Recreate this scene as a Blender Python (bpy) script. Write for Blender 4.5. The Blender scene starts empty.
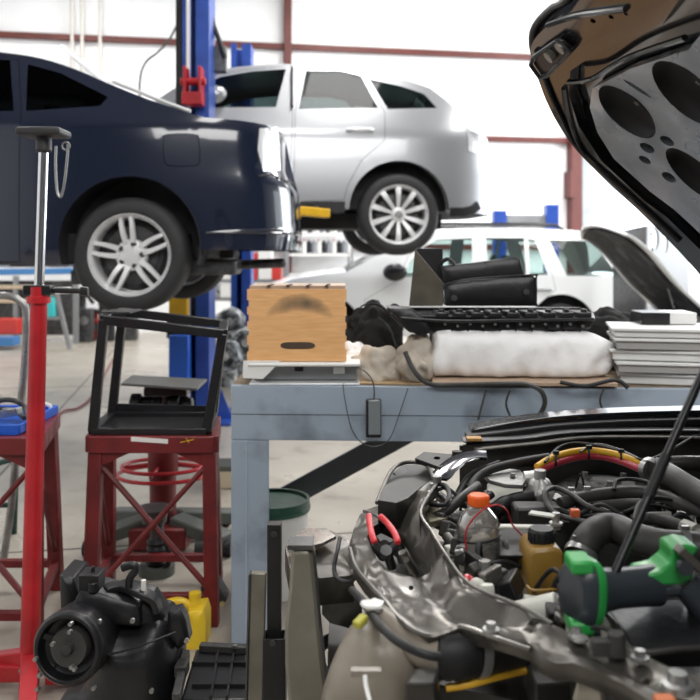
import bpy, bmesh, math, random
from mathutils import Vector, Matrix
from mathutils.geometry import delaunay_2d_cdt
random.seed(7)
PI = math.pi
F, CU, CV, CH = 850.0, 350.0, 255.0, 1.35      # focal length (px), principal column, horizon row, camera height
scn = bpy.context.scene
COL = scn.collection

# ------------------------------------------------------------------ camera, world, light, exposure
cd = bpy.data.cameras.new('camera'); cam = bpy.data.objects.new('camera', cd); COL.objects.link(cam)
cam.location = (0, 0, CH); cam.rotation_euler = (PI/2, 0, 0)
cd.sensor_width = 36; cd.lens = 36*F/700; cd.shift_y = -(350-CV)/700
cd.clip_start = 0.05; cd.clip_end = 200
cd.dof.use_dof = True; cd.dof.focus_distance = 1.95; cd.dof.aperture_fstop = 5.0
scn.camera = cam
w = bpy.data.worlds.new('world'); scn.world = w; w.use_nodes = True
w.node_tree.nodes['Background'].inputs[0].default_value = (0.88, 0.94, 1.0, 1)
w.node_tree.nodes['Background'].inputs[1].default_value = 2.6
def area(name, loc, rot, sx, sy, power, col=(1, 0.98, 0.95)):
    l = bpy.data.lights.new(name, 'AREA'); l.shape = 'RECTANGLE'; l.size = sx; l.size_y = sy; l.energy = power; l.color = col
    o = bpy.data.objects.new(name, l); o.location = loc; o.rotation_euler = rot; COL.objects.link(o); return o
SKY = [(-4.2, 11.5, 110), (0.6, 12.0, 230), (5.0, 12.4, 330), (-4.2, 6.5, 110), (0.6, 6.6, 150), (5.0, 7.0, 180), (0.4, 1.8, 70)]
for x, y, p in SKY: area('skylight_lamp', (x, y, 6.42), (0, 0, 0), 1.2, 3.2, p)
area('open_bay_daylight', (8.2, 12.0, 3.2), (0, PI/2, math.radians(8)), 4.2, 6.0, 620, (0.93, 0.97, 1.0))
area('front_fill_lamp', (1.5, -2.1, 4.7), (math.radians(62), 0, math.radians(8)), 6.5, 1.8, 290, (1, 0.99, 0.97))  # fill lamp added behind the camera; the front wall has no opening
scn.view_settings.view_transform = 'Standard'; scn.view_settings.look = 'None'
scn.view_settings.exposure = 0.02; scn.view_settings.gamma = 1; scn.view_settings.use_curve_mapping = False
try:
    scn.cycles.use_denoising = True; scn.cycles.max_bounces = 8; scn.cycles.sample_clamp_indirect = 6
except Exception: pass

# ------------------------------------------------------------------ placement helpers
def P(u, v, Y): return Vector(((u-CU)/F*Y, Y, CH-(v-CV)/F*Y))        # pixel at a distance
def Q(u, v, z): return P(u, v, (CH-z)*F/(v-CV))                       # pixel at a height
YAW = math.radians(10); WY = 15.5
def on_wall(u, v, b=0.0):                                             # pixel on the back wall, b metres in front
    k = (WY - b/math.cos(YAW))/(1-math.tan(YAW)*(u-CU)/F); return P(u, v, k)
def wall_pt(a, b, z):                                                 # building frame
    return Vector((a*math.cos(YAW)+b*math.sin(YAW), WY+a*math.sin(YAW)-b*math.cos(YAW), z))

# ------------------------------------------------------------------ materials
MATS = {}
def mat(name, col, rough=0.5, metal=0.0, var=0.0, scale=8.0, bump=0.0, bscale=40.0, coat=0.0, col2=None, lo=0.4, hi=0.65, spec=0.5, trans=0.0, emit=None, estr=0.0, ior=1.45, rvar=0.0, detail=5.0):
    if name in MATS: return MATS[name]
    m = bpy.data.materials.new(name); m.use_nodes = True; nt = m.node_tree; N = nt.nodes; L = nt.links
    b = N['Principled BSDF']; c4 = (*col, 1)
    b.inputs['Base Color'].default_value = c4; b.inputs['Roughness'].default_value = rough; b.inputs['Metallic'].default_value = metal
    b.inputs['Coat Weight'].default_value = coat; b.inputs['Coat Roughness'].default_value = 0.05
    b.inputs['Specular IOR Level'].default_value = spec; b.inputs['Transmission Weight'].default_value = trans; b.inputs['IOR'].default_value = ior
    if emit: b.inputs['Emission Color'].default_value = (*emit, 1); b.inputs['Emission Strength'].default_value = estr
    tc = N.new('ShaderNodeTexCoord')
    if var > 0 or col2:
        n = N.new('ShaderNodeTexNoise'); n.inputs['Scale'].default_value = scale; n.inputs['Detail'].default_value = detail
        L.new(tc.outputs['Object'], n.inputs['Vector'])
        r = N.new('ShaderNodeValToRGB'); r.color_ramp.elements[0].position = lo; r.color_ramp.elements[1].position = hi
        c2 = col2 if col2 else tuple(max(0, x*(1-var)) for x in col)
        r.color_ramp.elements[0].color = (*c2, 1); r.color_ramp.elements[1].color = c4
        L.new(n.outputs['Fac'], r.inputs['Fac']); L.new(r.outputs['Color'], b.inputs['Base Color'])
        if rvar:
            mr = N.new('ShaderNodeMapRange'); mr.inputs['From Min'].default_value = 0.3; mr.inputs['From Max'].default_value = 0.7
            mr.inputs['To Min'].default_value = min(1, rough+rvar); mr.inputs['To Max'].default_value = max(0.03, rough-rvar)
            L.new(n.outputs['Fac'], mr.inputs['Value']); L.new(mr.outputs[0], b.inputs['Roughness'])
    if bump > 0:
        n2 = N.new('ShaderNodeTexNoise'); n2.inputs['Scale'].default_value = bscale; n2.inputs['Detail'].default_value = 4
        L.new(tc.outputs['Object'], n2.inputs['Vector'])
        bp = N.new('ShaderNodeBump'); bp.inputs['Strength'].default_value = bump; bp.inputs['Distance'].default_value = 0.01
        L.new(n2.outputs['Fac'], bp.inputs['Height']); L.new(bp.outputs['Normal'], b.inputs['Normal'])
    MATS[name] = m; return m
def glass_mat(name, tint, gloss=0.12):
    if name in MATS: return MATS[name]
    m = bpy.data.materials.new(name); m.use_nodes = True; nt = m.node_tree; N = nt.nodes; L = nt.links; N.clear()
    o = N.new('ShaderNodeOutputMaterial'); t = N.new('ShaderNodeBsdfTransparent'); g = N.new('ShaderNodeBsdfGlossy'); x = N.new('ShaderNodeMixShader')
    t.inputs[0].default_value = (*tint, 1); g.inputs['Roughness'].default_value = 0.03
    fr = N.new('ShaderNodeLayerWeight'); fr.inputs['Blend'].default_value = gloss
    L.new(fr.outputs['Fresnel'], x.inputs[0]); L.new(t.outputs[0], x.inputs[1]); L.new(g.outputs[0], x.inputs[2]); L.new(x.outputs[0], o.inputs[0])
    MATS[name] = m; return m

# ------------------------------------------------------------------ mesh builder
class MB:
    def __init__(s): s.bm = bmesh.new()
    def box(s, c, d, R=None):
        c = Vector(c); vs = []
        for i in (-1, 1):
            for j in (-1, 1):
                for k in (-1, 1):
                    p = Vector((i*d[0]/2, j*d[1]/2, k*d[2]/2)); vs.append(s.bm.verts.new(c+(R @ p if R else p)))
        for f in ((0,1,3,2),(4,6,7,5),(0,4,5,1),(2,3,7,6),(0,2,6,4),(1,5,7,3)): s.bm.faces.new([vs[i] for i in f])
        return s
    def hexa(s, pts):                                                 # 4 bottom then 4 top
        vs = [s.bm.verts.new(p) for p in pts]
        for f in ((3,2,1,0),(4,5,6,7),(0,1,5,4),(1,2,6,5),(2,3,7,6),(3,0,4,7)): s.bm.faces.new([vs[i] for i in f])
        return s
    def beam(s, a, b, w, h, up=(0,0,1)):                               # rectangular bar from a to b
        a, b = Vector(a), Vector(b); d = (b-a).normalized(); up = Vector(up)
        x = d.cross(up)
        if x.length < 1e-3: x = d.cross(Vector((0,1,0)))
        x.normalize(); y = x.cross(d)
        q = [(-w/2,-h/2),(w/2,-h/2),(w/2,h/2),(-w/2,h/2)]
        return s.hexa([a+x*i+y*j for i,j in q]+[b+x*i+y*j for i,j in q])
    def tube(s, pts, r, n=10, caps=True, prof=None, closed=False):     # r a number or a list; prof list of (x,y) multipliers
        pts = [Vector(p) for p in pts]; m = len(pts); rings = []; prev = None
        for i, p in enumerate(pts):
            if closed: t = pts[(i+1) % m]-pts[i-1]
            else: t = (pts[min(i+1, m-1)]-pts[max(i-1, 0)])
            if t.length < 1e-9: t = Vector((0,0,1))
            t.normalize()
            if prev is None:
                x = t.cross(Vector((0,0,1)))
                if x.length < 1e-2: x = t.cross(Vector((0,1,0)))
            else: x = prev - t*prev.dot(t)
            x.normalize(); prev = x; y = t.cross(x); rr = r[i] if isinstance(r, (list, tuple)) else r
            if prof: ring = [s.bm.verts.new(p+x*a*rr+y*b*rr) for a, b in prof]
            else: ring = [s.bm.verts.new(p+(x*math.cos(2*PI*k/n)+y*math.sin(2*PI*k/n))*rr) for k in range(n)]
            rings.append(ring)
        K = len(rings[0]); rg = range(m) if closed else range(m-1)
        for i in rg:
            A, B = rings[i], rings[(i+1) % m]
            for k in range(K): s.bm.faces.new((A[k], A[(k+1)%K], B[(k+1)%K], B[k]))
        if caps and not closed:
            s.bm.faces.new(rings[0][::-1]); s.bm.faces.new(rings[-1])
        return s
    def cyl(s, a, b, r, n=20, r2=None): return s.tube([a, b], [r, r if r2 is None else r2], n)
    def lathe(s, prof, o, axis=(0,0,1), n=32, closed=False):          # prof: (radius, height)
        o = Vector(o); q = Vector((0,0,1)).rotation_difference(Vector(axis)); rings = []
        for r, h in prof:
            if r < 1e-6: rings.append([s.bm.verts.new(o+q @ Vector((0,0,h)))])
            else: rings.append([s.bm.verts.new(o+q @ Vector((r*math.cos(2*PI*k/n), r*math.sin(2*PI*k/n), h))) for k in range(n)])
        m = len(rings)
        for i in (range(m) if closed else range(m-1)):
            A, B = rings[i], rings[(i+1)%m]
            for k in range(n):
                k2 = (k+1)%n
                if len(A) == 1 and len(B) == 1: continue
                if len(A) == 1: s.bm.faces.new((A[0], B[k2], B[k]))
                elif len(B) == 1: s.bm.faces.new((A[k], A[k2], B[0]))
                else: s.bm.faces.new((A[k], A[k2], B[k2], B[k]))
        return s
    def prism(s, pts, vec):                                           # polygon extruded along vec
        vec = Vector(vec); a = [s.bm.verts.new(p) for p in pts]; b = [s.bm.verts.new(Vector(p)+vec) for p in pts]; n = len(pts)
        s.bm.faces.new(a[::-1]); s.bm.faces.new(b)
        for i in range(n): s.bm.faces.new((a[i], a[(i+1)%n], b[(i+1)%n], b[i]))
        return s
    def surf(s, rows, closed=False):                                  # grid of points
        V = [[s.bm.verts.new(p) for p in r] for r in rows]
        for i in range(len(V)-1):
            for j in range(len(V[0])-(0 if closed else 1)):
                j2 = (j+1) % len(V[0]); s.bm.faces.new((V[i][j], V[i][j2], V[i+1][j2], V[i+1][j]))
        return s
    def blob(s, c, r, n=14, jit=0.0, seed=0):                          # lumpy ellipsoid
        rnd = random.Random(seed); c = Vector(c); rows = []
        ph = [rnd.uniform(0, 6) for _ in range(6)]
        for i in range(n+1):
            th = PI*i/n; row = []
            for k in range(2*n):
                f = PI*k/n
                d = Vector((math.sin(th)*math.cos(f), math.sin(th)*math.sin(f), math.cos(th)))
                j = 1+jit*(math.sin(4*d.x+ph[0])+math.sin(5*d.y+ph[1])+math.sin(6*d.z+ph[2])+.6*math.sin(11*d.x+ph[3]+7*d.z))
                row.append(c+Vector((d.x*r[0]*j, d.y*r[1]*j, d.z*r[2]*j)))
            rows.append(row)
        s.surf(rows, True); bmesh.ops.remove_doubles(s.bm, verts=s.bm.verts, dist=1e-6); return s
    def sweepbox(s, pts, w, h, th=None):
        return s.tube(pts, 1.0, prof=[(-w/2,-h/2),(w/2,-h/2),(w/2,h/2),(-w/2,h/2)])
    def build(s, name, m, parent=None, smooth=40, bevel=0.0, seg=2, solid=0.0, sub=0, offset=-1):
        me = bpy.data.meshes.new(name); bm = s.bm
        if parent is not None:
            chain = Matrix.Identity(4); p = parent
            while p is not None: chain = p.matrix_basis @ chain; p = p.parent
            bm.transform(chain.inverted())
        bmesh.ops.recalc_face_normals(bm, faces=bm.faces)
        bm.to_mesh(me); bm.free()
        if smooth:
            me.polygons.foreach_set('use_smooth', [True]*len(me.polygons)); me.set_sharp_from_angle(angle=math.radians(smooth))
        me.materials.append(m if not isinstance(m, str) else MATS[m])
        o = bpy.data.objects.new(name, me); COL.objects.link(o)
        if parent is not None: o.parent = parent
        if solid:
            md = o.modifiers.new('solid', 'SOLIDIFY'); md.thickness = solid; md.offset = offset
        if bevel:
            md = o.modifiers.new('bevel', 'BEVEL'); md.width = bevel; md.segments = seg; md.limit_method = 'ANGLE'; md.angle_limit = math.radians(35)
            md.harden_normals = False
        if sub:
            md = o.modifiers.new('sub', 'SUBSURF'); md.levels = sub; md.render_levels = sub
        return o
def cr(pts, n=6, closed=False):                                       # Catmull-Rom through points of any dimension
    out = []; m = len(pts); rng = range(m if closed else m-1)
    for i in rng:
        g = (lambda j: pts[j % m]) if closed else (lambda j: pts[max(0, min(m-1, j))])
        p0, p1, p2, p3 = g(i-1), g(i), g(i+1), g(i+2)
        for k in range(n):
            t = k/n
            out.append(tuple(0.5*(2*b+(c-a)*t+(2*a-5*b+4*c-d)*t*t+(3*b-a-3*c+d)*t**3) for a, b, c, d in zip(p0, p1, p2, p3)))
    if not closed: out.append(tuple(pts[-1]))
    return out
def crv(pts, n=6): return [Vector(p) for p in cr([tuple(p) for p in pts], n)]
def inside(p, poly):
    x, y = p; c = False; j = len(poly)-1
    for i in range(len(poly)):
        xi, yi = poly[i]; xj, yj = poly[j]
        if (yi > y) != (yj > y) and x < (xj-xi)*(y-yi)/(yj-yi)+xi: c = not c
        j = i
    return c
def shrink(poly, d):
    n = len(poly); A = sum(poly[i][0]*poly[(i+1)%n][1]-poly[(i+1)%n][0]*poly[i][1] for i in range(n)); sg = 1 if A > 0 else -1; out = []
    for i in range(n):
        a, b, c = Vector(poly[i-1]), Vector(poly[i]), Vector(poly[(i+1)%n])
        e1 = (b-a); e2 = (c-b)
        if e1.length < 1e-9: e1 = e2
        if e2.length < 1e-9: e2 = e1
        e1 = e1.normalized(); e2 = e2.normalized()
        nn = Vector((-(e1.y+e2.y), e1.x+e2.x))
        if nn.length < 1e-6: out.append(tuple(b)); continue
        nn.normalize(); out.append((b.x+nn.x*d*sg, b.y+nn.y*d*sg))
    return out
def tri(outline, holes=(), grid=0.07, fit=None):                      # constrained triangulation with inner grid points
    pts = []; edges = []
    for lp in [outline]+list(holes):
        b = len(pts); pts += [Vector(p) for p in lp]; edges += [(b+i, b+(i+1) % len(lp)) for i in range(len(lp))]
    x0 = min(p[0] for p in outline); x1 = max(p[0] for p in outline); y0 = min(p[1] for p in outline); y1 = max(p[1] for p in outline)
    nx = int((x1-x0)/grid); ny = int((y1-y0)/grid)
    bd = list(pts)
    for i in range(1, nx+1):
        for j in range(1, ny+1):
            q = (x0+i*(x1-x0)/(nx+1), y0+j*(y1-y0)/(ny+1))
            if inside(q, outline) and not any(inside(q, h) for h in holes):
                if all((q[0]-b.x)**2+(q[1]-b.y)**2 > (grid*.35)**2 for b in bd): pts.append(Vector(q))
    V, _, Fc, *_ = delaunay_2d_cdt(pts, edges, [], 0, 1e-6)
    out = []
    for f in Fc:
        c = sum((V[i] for i in f), Vector((0, 0)))/len(f)
        if inside(c, outline) and not any(inside(c, h) for h in holes): out.append(list(f))
    return V, out
def ell(cx, cy, rx, ry, n=28, a0=0.0, a1=2*PI, rot=0.0):
    full = abs(a1-a0-2*PI) < 1e-6; k = n if full else n-1; o = []
    for i in range(n):
        t = a0+(a1-a0)*i/k; x, y = rx*math.cos(t), ry*math.sin(t)
        o.append((cx+x*math.cos(rot)-y*math.sin(rot), cy+x*math.sin(rot)+y*math.cos(rot)))
    return o
def thing(name, label, cat, loc=(0,0,0), rotz=0.0, group=None):
    o = bpy.data.objects.new(name, None); COL.objects.link(o); o.location = loc; o.rotation_euler = (0, 0, rotz); o.empty_display_size = 0.1
    o['label'] = label; o['category'] = cat
    if group: o['group'] = group
    return o
def tag(o, label, cat, group=None):
    o['label'] = label; o['category'] = cat
    if group: o['group'] = group
    return o
def struct(o): o['kind'] = 'structure'; return o
def duptree(root, loc, label, rotz=None, group=None):
    r = root.copy(); COL.objects.link(r); r.location = loc
    if rotz is not None: r.rotation_euler = (0, 0, rotz)
    r['label'] = label
    if group: r['group'] = group
    for ch in list(root.children):
        c = ch.copy(); COL.objects.link(c); c.parent = r
        for g in list(ch.children):
            d = g.copy(); COL.objects.link(d); d.parent = c
    return r

# materials used everywhere
mat('white_wall', (0.86, 0.87, 0.88), 0.6, var=0.05, scale=0.8, bump=0.15, bscale=3)
mat('rust_red_steel', (0.12, 0.026, 0.020), 0.5, var=0.2, scale=3)
mat('grey_steel', (0.30, 0.31, 0.32), 0.45, 0.3, var=0.15, scale=4)
mat('ceiling_white', (0.22, 0.22, 0.23), 0.8)
mat('black_plastic', (0.012, 0.012, 0.014), 0.38, bump=0.1, bscale=60, var=0.3, scale=12)
mat('black_satin', (0.016, 0.016, 0.018), 0.28, var=0.3, scale=10)
mat('black_rubber', (0.014, 0.014, 0.015), 0.55, var=0.25, scale=14)
mat('dusty_rubber', (0.06, 0.058, 0.055), 0.5, var=0.5, scale=10, rvar=0.15)
mat('tyre_rubber', (0.030, 0.031, 0.033), 0.62, var=0.25, scale=8)
mat('rim_silver', (0.82, 0.83, 0.84), 0.33, 0.25, var=0.08, scale=20)
mat('chrome', (0.75, 0.76, 0.78), 0.12, 1.0)
mat('steel', (0.36, 0.36, 0.355), 0.38, 0.8, var=0.3, scale=20, rvar=0.12)
mat('dark_steel', (0.12, 0.12, 0.125), 0.4, 0.7, var=0.4, scale=15)
mat('dark_void', (0.010, 0.010, 0.011), 0.85)
mat('underbody', (0.03, 0.03, 0.032), 0.7, var=0.4, scale=6)
mat('navy_paint', (0.008, 0.013, 0.032), 0.16, 0.0, coat=1.0, spec=0.6)
mat('silver_paint', (0.40, 0.41, 0.43), 0.3, 0.55, coat=0.7)
mat('white_paint', (0.80, 0.82, 0.83), 0.3, coat=0.7)
mat('lamp_clear', (0.85, 0.86, 0.88), 0.12, 0.55, coat=1)
mat('lamp_red', (0.55, 0.03, 0.04), 0.15, coat=1)
mat('lift_blue', (0.022, 0.075, 0.38), 0.35, var=0.25, scale=5)
mat('red_paint', (0.50, 0.018, 0.026), 0.33, var=0.3, scale=7)
mat('dark_red_paint', (0.185, 0.020, 0.022), 0.42, var=0.35, scale=9, rvar=0.1, bump=0.1)
mat('yellow_paint', (0.80, 0.47, 0.02), 0.4, var=0.15, scale=10)
mat('white_plastic', (0.78, 0.78, 0.76), 0.4)
glass_mat('smoked_glass', (0.035, 0.04, 0.045), 0.15)
glass_mat('grey_glass', (0.20, 0.26, 0.26), 0.25)
glass_mat('clear_glass', (0.62, 0.72, 0.70), 0.2)

# ------------------------------------------------------------------ setting
def floor_mat():
    m = bpy.data.materials.new('concrete'); m.use_nodes = True; nt = m.node_tree; N = nt.nodes; L = nt.links; b = N['Principled BSDF']
    tc = N.new('ShaderNodeTexCoord'); n = N.new('ShaderNodeTexNoise'); n.inputs['Scale'].default_value = 0.9; n.inputs['Detail'].default_value = 8; n.inputs['Roughness'].default_value = 0.6
    L.new(tc.outputs['Object'], n.inputs['Vector'])
    r = N.new('ShaderNodeValToRGB'); e = r.color_ramp.elements; e[0].position = 0.3; e[0].color = (0.33, 0.30, 0.255, 1); e[1].position = 0.68; e[1].color = (0.50, 0.455, 0.39, 1)
    L.new(n.outputs['Fac'], r.inputs['Fac'])
    n2 = N.new('ShaderNodeTexNoise'); n2.inputs['Scale'].default_value = 5; n2.inputs['Detail'].default_value = 6; L.new(tc.outputs['Object'], n2.inputs['Vector'])
    r2 = N.new('ShaderNodeValToRGB'); r2.color_ramp.elements[0].position = 0.28; r2.color_ramp.elements[0].color = (0.55, 0.54, 0.52, 1); r2.color_ramp.elements[1].position = 0.45; r2.color_ramp.elements[1].color = (1, 1, 1, 1)
    L.new(n2.outputs['Fac'], r2.inputs['Fac'])
    mx = N.new('ShaderNodeMix'); mx.data_type = 'RGBA'; mx.blend_type = 'MULTIPLY'; mx.inputs[0].default_value = 0.7
    L.new(r.outputs['Color'], mx.inputs[6]); L.new(r2.outputs['Color'], mx.inputs[7]); L.new(mx.outputs[2], b.inputs['Base Color'])
    mr = N.new('ShaderNodeMapRange'); mr.inputs['To Min'].default_value = 0.45; mr.inputs['To Max'].default_value = 0.16; L.new(n.outputs['Fac'], mr.inputs['Value']); L.new(mr.outputs[0], b.inputs['Roughness'])
    return m
MATS['concrete'] = floor_mat(); mat('joint', (0.16, 0.15, 0.14), 0.8)
m = MB(); A = [wall_pt(-8, 18, 0), wall_pt(10, 18, 0), wall_pt(10, -.1, 0), wall_pt(-8, -.1, 0)]
m.prism(A, (0, 0, -0.2)); struct(m.build('floor', MATS['concrete'], smooth=0))
for k, (p, q) in enumerate([((-8, 6.2), (10, 6.2)), ((-8, 11.2), (10, 11.2)), ((-3.9, 0), (-3.9, 18)), ((1.2, 0), (1.2, 18))]):
    m = MB(); m.beam(wall_pt(p[0], p[1], 0.0005), wall_pt(q[0], q[1], 0.0005), 0.012, 0.003); struct(m.build('trim_%d' % (k+1), MATS['joint'], smooth=0))
RW = 4.55                                                              # right end of the solid back wall (building frame)
m = MB(); m.prism([wall_pt(-8, 0, 0), wall_pt(RW-.22, 0, 0), wall_pt(RW-.22, 0, 6.5), wall_pt(-8, 0, 6.5)], wall_pt(0, -.15, 0)-wall_pt(0, 0, 0))
m.prism([wall_pt(RW-.22, 0, 4.9), wall_pt(10, 0, 4.9), wall_pt(10, 0, 6.5), wall_pt(RW-.22, 0, 6.5)], wall_pt(0, -.15, 0)-wall_pt(0, 0, 0))
struct(m.build('wall_back', MATS['white_wall'], smooth=0))
m = MB(); m.prism([wall_pt(-8, 0, 0), wall_pt(-8, 18, 0), wall_pt(-8, 18, 6.5), wall_pt(-8, 0, 6.5)], wall_pt(-.15, 0, 0)-wall_pt(0, 0, 0))
struct(m.build('wall_left', MATS['white_wall'], smooth=0))
m = MB()                                                               # right wall: open bays between piers
for b0, b1, z0, z1 in ((0, .6, 0, 6.5), (.6, 6.2, 4.6, 6.5), (6.2, 7.4, 0, 6.5), (7.4, 12.0, 4.6, 6.5), (12.0, 18, 0, 6.5)):
    m.prism([wall_pt(10, b0, z0), wall_pt(10, b1, z0), wall_pt(10, b1, z1), wall_pt(10, b0, z1)], wall_pt(.15, 0, 0)-wall_pt(0, 0, 0))
struct(m.build('wall_right', MATS['white_wall'], smooth=0))
m = MB(); m.prism([wall_pt(-8, 18, 0), wall_pt(10, 18, 0), wall_pt(10, 18, 6.5), wall_pt(-8, 18, 6.5)], wall_pt(0, .15, 0)-wall_pt(0, 0, 0))
struct(m.build('wall_front', mat('grey_wall', (0.07, 0.075, 0.085), 0.8), smooth=0))
m = MB(); m.prism([wall_pt(-8, 18, 6.5), wall_pt(10, 18, 6.5), wall_pt(10, 0, 6.5), wall_pt(-8, 0, 6.5)], (0, 0, 0.2))
struct(m.build('ceiling', MATS['ceiling_white'], smooth=0))
mat('skylight_panel', (0.9, 0.9, 0.9), 0.5, emit=(1, 0.98, 0.95), estr=3.0)
for k, (x, y, p) in enumerate(SKY):
    m = MB(); m.box((x, y, 6.47), (1.3, 3.3, 0.03)); struct(m.build('window_%d' % (k+1), MATS['skylight_panel'], smooth=0))
# red framing on the back wall
def wall_bar(p, q, w_, d_, name, mt='rust_red_steel'):
    m = MB(); a = Vector(p); b = Vector(q); n = wall_pt(0, 1, 0)-wall_pt(0, 0, 0); dirn = (b-a).normalized(); side = dirn.cross(n).normalized()*w_/2
    m.prism([a-side, b-side, b+side, a+side], n*d_); return struct(m.build(name, MATS[mt], smooth=0, bevel=0.004))
zg = 5.08; zg2 = 3.52
wall_bar(wall_pt(-8, 0.0, zg), wall_pt(RW-.3, 0.0, zg), 0.10, 0.12, 'trim_10')
wall_bar(wall_pt(-8, 0.0, zg2), wall_pt(RW-.3, 0.0, zg2), 0.10, 0.12, 'trim_11')
wall_bar(wall_pt(-8, 0.0, 1.5), wall_pt(RW-.3, 0.0, 1.5), 0.10, 0.12, 'trim_12')
c = on_wall(287, 20); c.z = 0; wall_bar(c, c+Vector((0, 0, 6.5)), 0.13, 0.2, 'trim_13')
c = on_wall(571.5, 20); c.z = 0; wall_bar(c, c+Vector((0, 0, 6.5)), 0.20, 0.24, 'trim_14')
c = on_wall(583.5, 20); c.z = 0; wall_bar(c, c+Vector((0, 0, 6.5)), 0.20, 0.16, 'trim_15', 'grey_steel')
c = on_wall(566, 141); wall_bar(c+Vector((0,0,-1.1)), c+Vector((0, 0, -.6)), 0.09, 0.3, 'trim_16')
# vertical wall panel seams
for k, u in enumerate((22, 60, 131, 172, 232, 330, 380, 430, 480, 528)):
    c = on_wall(u, 20); c.z = 0; wall_bar(c, c+Vector((0, 0, 6.5)), 0.02, 0.006, 'trim_%d' % (20+k), 'white_wall')
mat('conduit', (0.62, 0.60, 0.56), 0.4)
for u, z0 in ((72, 2.6), (82, 2.2), (100, 2.2)):
    c = on_wall(u, 20, .1); m = MB(); m.cyl((c.x, c.y, z0), (c.x, c.y, 6.4), 0.035, 10)
    tag(m.build('conduit_pipe', MATS['conduit']), {72: 'pale vertical conduit on the white wall, leftmost of three above the dark car', 82: 'pale vertical conduit on the white wall, middle one of three', 100: 'pale vertical conduit on the white wall, right one of three'}[u], 'pipe')
m = MB(); n_ = [wall_pt(4.5, -.1, -.05), wall_pt(22, -.1, -.05), wall_pt(22, -20, -.05), wall_pt(4.5, -20, -.05)]; m.prism(n_, (0, 0, -.1))
o = m.build('ground_outside', mat('pavement', (0.6, 0.6, 0.58), 0.8), smooth=0); struct(o); o.name = 'floor_outside'

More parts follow.
